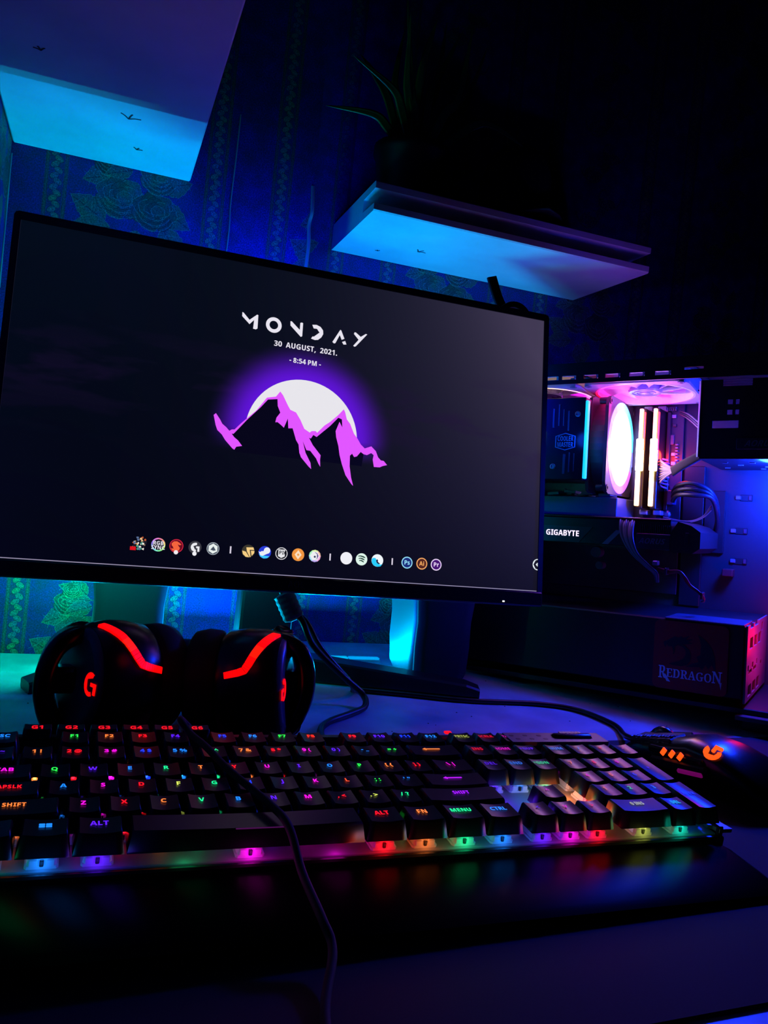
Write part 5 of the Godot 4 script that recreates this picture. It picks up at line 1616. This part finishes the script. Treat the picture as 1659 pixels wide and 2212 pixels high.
# ---------------------------------------------------------------- cables
func build_cables() -> void:
	var rubber := mat(Color(0.02, 0.022, 0.024), 0.35)
	var t := thing("monitor_cable", "black cable with a knurled ferrite bead hanging below the monitor onto the desk", "cable")
	var st := sf()
	tube(st, curve([Vector3(0.162, 0.155, -0.792), Vector3(0.165, 0.128, -0.766), Vector3(0.181, 0.0905, -0.752), Vector3(0.194, 0.078, -0.744), Vector3(0.206, 0.055, -0.735), Vector3(0.234, 0.03, -0.728), Vector3(0.2565, 0.012, -0.724), Vector3(0.2545, 0.0045, -0.708), Vector3(0.236, 0.0032, -0.69), Vector3(0.205, 0.0032, -0.662), Vector3(0.19, 0.0032, -0.63), Vector3(0.186, 0.0032, -0.57)], 7), 0.0031, 10)
	obj("cord", st, rubber, t)
	st = sf()
	tube(st, curve([Vector3(0.172, 0.155, -0.792), Vector3(0.17, 0.128, -0.766), Vector3(0.186, 0.0885, -0.752), Vector3(0.2, 0.076, -0.748), Vector3(0.216, 0.052, -0.742), Vector3(0.246, 0.022, -0.742), Vector3(0.258, 0.0075, -0.757), Vector3(0.264, 0.0028, -0.7735)], 7), 0.0024, 10)
	obj("cord", st, rubber, t)
	var dir := Vector3(0.42, -0.86, 0.28).normalized()
	var x := dir.cross(Vector3.BACK).normalized()
	st = sf()
	var prof := [[0.005, -0.014], [0.0098, -0.0125]]
	for i in 9:
		prof.append([0.0106 if i % 2 == 0 else 0.0099, -0.012 + i * 0.00275])
	prof += [[0.0096, 0.0125], [0.004, 0.0145]]
	lathe(st, prof, 22, Transform3D(Basis(x, dir.cross(x), dir), Vector3(0.182, 0.0895, -0.752)), -1)
	obj("ferrite_bead", st, mat(Color(0.35, 0.36, 0.37), 0.6), t)
	st = sf()
	tube(st, curve([Vector3(0.185, 0.102, -0.81), Vector3(0.205, 0.094, -0.83), Vector3(0.24, 0.092, -0.845), Vector3(0.275, 0.1, -0.84), Vector3(0.3, 0.128, -0.82)], 7), 0.0016, 8)
	tag(obj("thin_lead", st, rubber), "thin dark lead sagging under the monitor in front of the lit wallpaper", "cable")
	st = sf()
	tube(st, curve([Vector3(0.262, 0.0028, -0.778), Vector3(0.29, 0.0028, -0.768), Vector3(0.32, 0.0028, -0.758), Vector3(0.377, 0.0028, -0.738), Vector3(0.4546, 0.0028, -0.728), Vector3(0.4901, 0.0028, -0.7044), Vector3(0.4985, 0.0028, -0.6562), Vector3(0.4855, 0.004, -0.6228), Vector3(0.472, 0.009, -0.598), Vector3(0.468, 0.013, -0.563)], 8), 0.0026, 10)
	tag(obj("mouse_cable", st, rubber), "black mouse cable curving over the white desk from the stand leg to the mouse", "cable")
	# headset lead across the keys, towards the viewer
	var kb: Transform3D = get_node("keyboard").transform
	var pts := [Vector3(0.09, 0.012, -0.575)]
	for q in [[109, 5.2, -13], [112, 5.0, 8], [118, 5.6, 27], [127, 4.8, 57], [141, 4.6, 95], [147, 2.6, 115], [150, -9.0, 136], [153, -15, 163], [154, -20.0, 178]]:
		pts.append(kb * (Vector3(q[0], q[1], q[2]) * 0.001))
	pts += [Vector3(0.098, 0.0034, -0.28), Vector3(0.095, 0.0034, -0.22), Vector3(0.09, 0.0034, -0.18)]
	st = sf()
	tube(st, curve(pts, 8), 0.0021, 10)
	tag(obj("headset_cable", st, mat(Color(0.022, 0.022, 0.024), 0.8)), "black headset cable lying across the middle of the keyboard and wrist rest", "cable")

# ---------------------------------------------------------------- plant and the rest
func build_plant() -> void:
	var t := thing("potted_plant", "spiky green potted plant standing on the grooved shelf", "plant", Transform3D(Basis.IDENTITY, Vector3(0.331, 0.559, -0.955)))
	var st := sf()
	lathe(st, [[0.034, 0.0], [0.036, 0.002], [0.045, 0.07], [0.048, 0.072], [0.048, 0.082], [0.044, 0.083], [0.042, 0.074], [0.03, 0.073]], 32, Transform3D(Basis(Vector3.RIGHT, Vector3.FORWARD, Vector3.UP), Vector3.ZERO))
	obj("pot", st, mat(Color(0.05, 0.05, 0.055), 0.5), t)
	st = sf()
	lathe(st, [[0.041, 0.07], [0.03, 0.076], [0.004, 0.079]], 20, Transform3D(Basis(Vector3.RIGHT, Vector3.FORWARD, Vector3.UP), Vector3.ZERO))
	obj("soil", st, mat(Color(0.03, 0.022, 0.016), 0.95), t)
	var leafm := StandardMaterial3D.new()
	leafm.albedo_color = Color(0.2, 0.42, 0.2)
	leafm.roughness = 0.38
	leafm.backlight_enabled = true
	leafm.backlight = Color(0.1, 0.2, 0.08)
	# root offset, bend, tip offset (metres from the pot's base)
	var L := [[0.002, 0.012, 0.094, 0.15, -0.01, 0.245], [-0.004, 0.0, -0.022, 0.16, -0.028, 0.235], [0.006, 0.014, 0.022, 0.17, 0.058, 0.258], [0.012, 0.01, 0.052, 0.16, 0.062, 0.256], [-0.006, 0.016, -0.045, 0.135, -0.098, 0.155], [-0.01, -0.006, -0.05, 0.175, -0.07, 0.2], [-0.012, 0.01, -0.06, 0.11, -0.118, 0.105], [0.0, -0.014, 0.004, 0.2, 0.012, 0.245], [0.016, -0.006, 0.075, 0.17, 0.103, 0.258], [0.01, -0.016, 0.03, 0.18, 0.035, 0.262], [0.018, 0.006, 0.09, 0.13, 0.14, 0.11], [-0.002, -0.018, -0.02, 0.18, -0.012, 0.25]]
	L[0] = [0.002, 0.012, -0.012, 0.15, -0.03, 0.262]
	var i := 0
	for q in L:
		var zt: float = 0.03 * sin(i * 2.1)
		var p0 := Vector3(q[0], 0.072, q[1])
		var p1 := Vector3(lerpf(q[0], q[2], 0.55), 0.072 + (q[3] - 0.072) * 0.7, q[1] + zt * 0.4)
		var p2 := Vector3(q[2], q[3], q[1] + zt * 0.7)
		var p3 := Vector3(q[4], q[5], q[1] + zt)
		st = sf()
		var blade := PackedVector2Array([Vector2(0.0056, 0.0004), Vector2(0.003, 0.0), Vector2(0.0, -0.0012), Vector2(-0.003, 0.0), Vector2(-0.0056, 0.0004), Vector2(-0.003, 0.0008), Vector2(0, -0.0002), Vector2(0.003, 0.0008)])
		blade.reverse()
		sweep(st, curve([p0, p1, p2, p3], 6), blade, Vector3.BACK, func(u: float) -> float: return maxf(0.06, 0.75 + 0.5 * sin(PI * u) - u * u * 0.72))
		obj("leaf", st, leafm, t)
		i += 1

func build_small_things() -> void:
	# cap resting on the shelf
	var t := thing("cap", "dark rounded peaked cap lying on the grooved shelf right of the plant", "cap", Transform3D(Basis.IDENTITY, Vector3(0.481, 0.5592, -0.955)))
	var cloth := mat(Color(0.05, 0.055, 0.07), 0.9)
	var st := sf()
	lathe(st, [[0.052, 0.0], [0.052, 0.03], [0.05, 0.062], [0.044, 0.088], [0.034, 0.108], [0.02, 0.12], [0.004, 0.1245], [0.002, 0.127], [0.0005, 0.1275]], 30, Transform3D(Basis(Vector3.RIGHT, Vector3.FORWARD, Vector3.UP), Vector3.ZERO))
	obj("crown", st, cloth, t)
	st = sf()
	var rings := []
	for k in 9:
		var a := PI * (0.08 + 0.84 * k / 8.0)
		rings.append(PackedVector3Array([Vector3(cos(a) * 0.05, 0.012, sin(a) * 0.05), Vector3(cos(a) * 0.056, 0.013 - 0.01 * absf(cos(a)), sin(a) * 0.095), Vector3(cos(a) * 0.056, 0.016 - 0.01 * absf(cos(a)), sin(a) * 0.095), Vector3(cos(a) * 0.05, 0.015, sin(a) * 0.05)]))
	loft(st, rings, true, true, 1)
	obj("peak", st, cloth, t)
	# small white disc clipped behind the monitor
	t = thing("round_mirror", "small round mirror with a black rim peeking over the monitor's top right edge", "mirror", Transform3D(Basis.IDENTITY, Vector3(0.431, 0.4215, -0.828)))
	st = sf()
	frame(st, oval(0.0225, 0.0225, 40), oval(0.0165, 0.0165, 40), -0.004, 0.004)
	obj("rim", st, mat(Color(0.015, 0.015, 0.016), 0.4), t)
	st = sf()
	prism(st, oval(0.0168, 0.0168, 32), -0.003, 0.001)
	obj("glass", st, mat(Color(0.86, 0.88, 0.92), 0.25), t)
	st = sf()
	box(st, Vector3(0, -0.028, 0.008), Vector3(0.012, 0.02, 0.03), 0.001)
	obj("clip", st, mat(Color(0.015, 0.015, 0.016), 0.4), t)
	st = sf()
	sweep(st, curve([Vector3(-0.01, 0.012, -0.006), Vector3(-0.018, 0.028, -0.01), Vector3(-0.026, 0.05, -0.014)], 3), rr(0.012, 0.004, 0.001, 1), Vector3.BACK)
	obj("arm", st, mat(Color(0.02, 0.02, 0.022), 0.5), t)
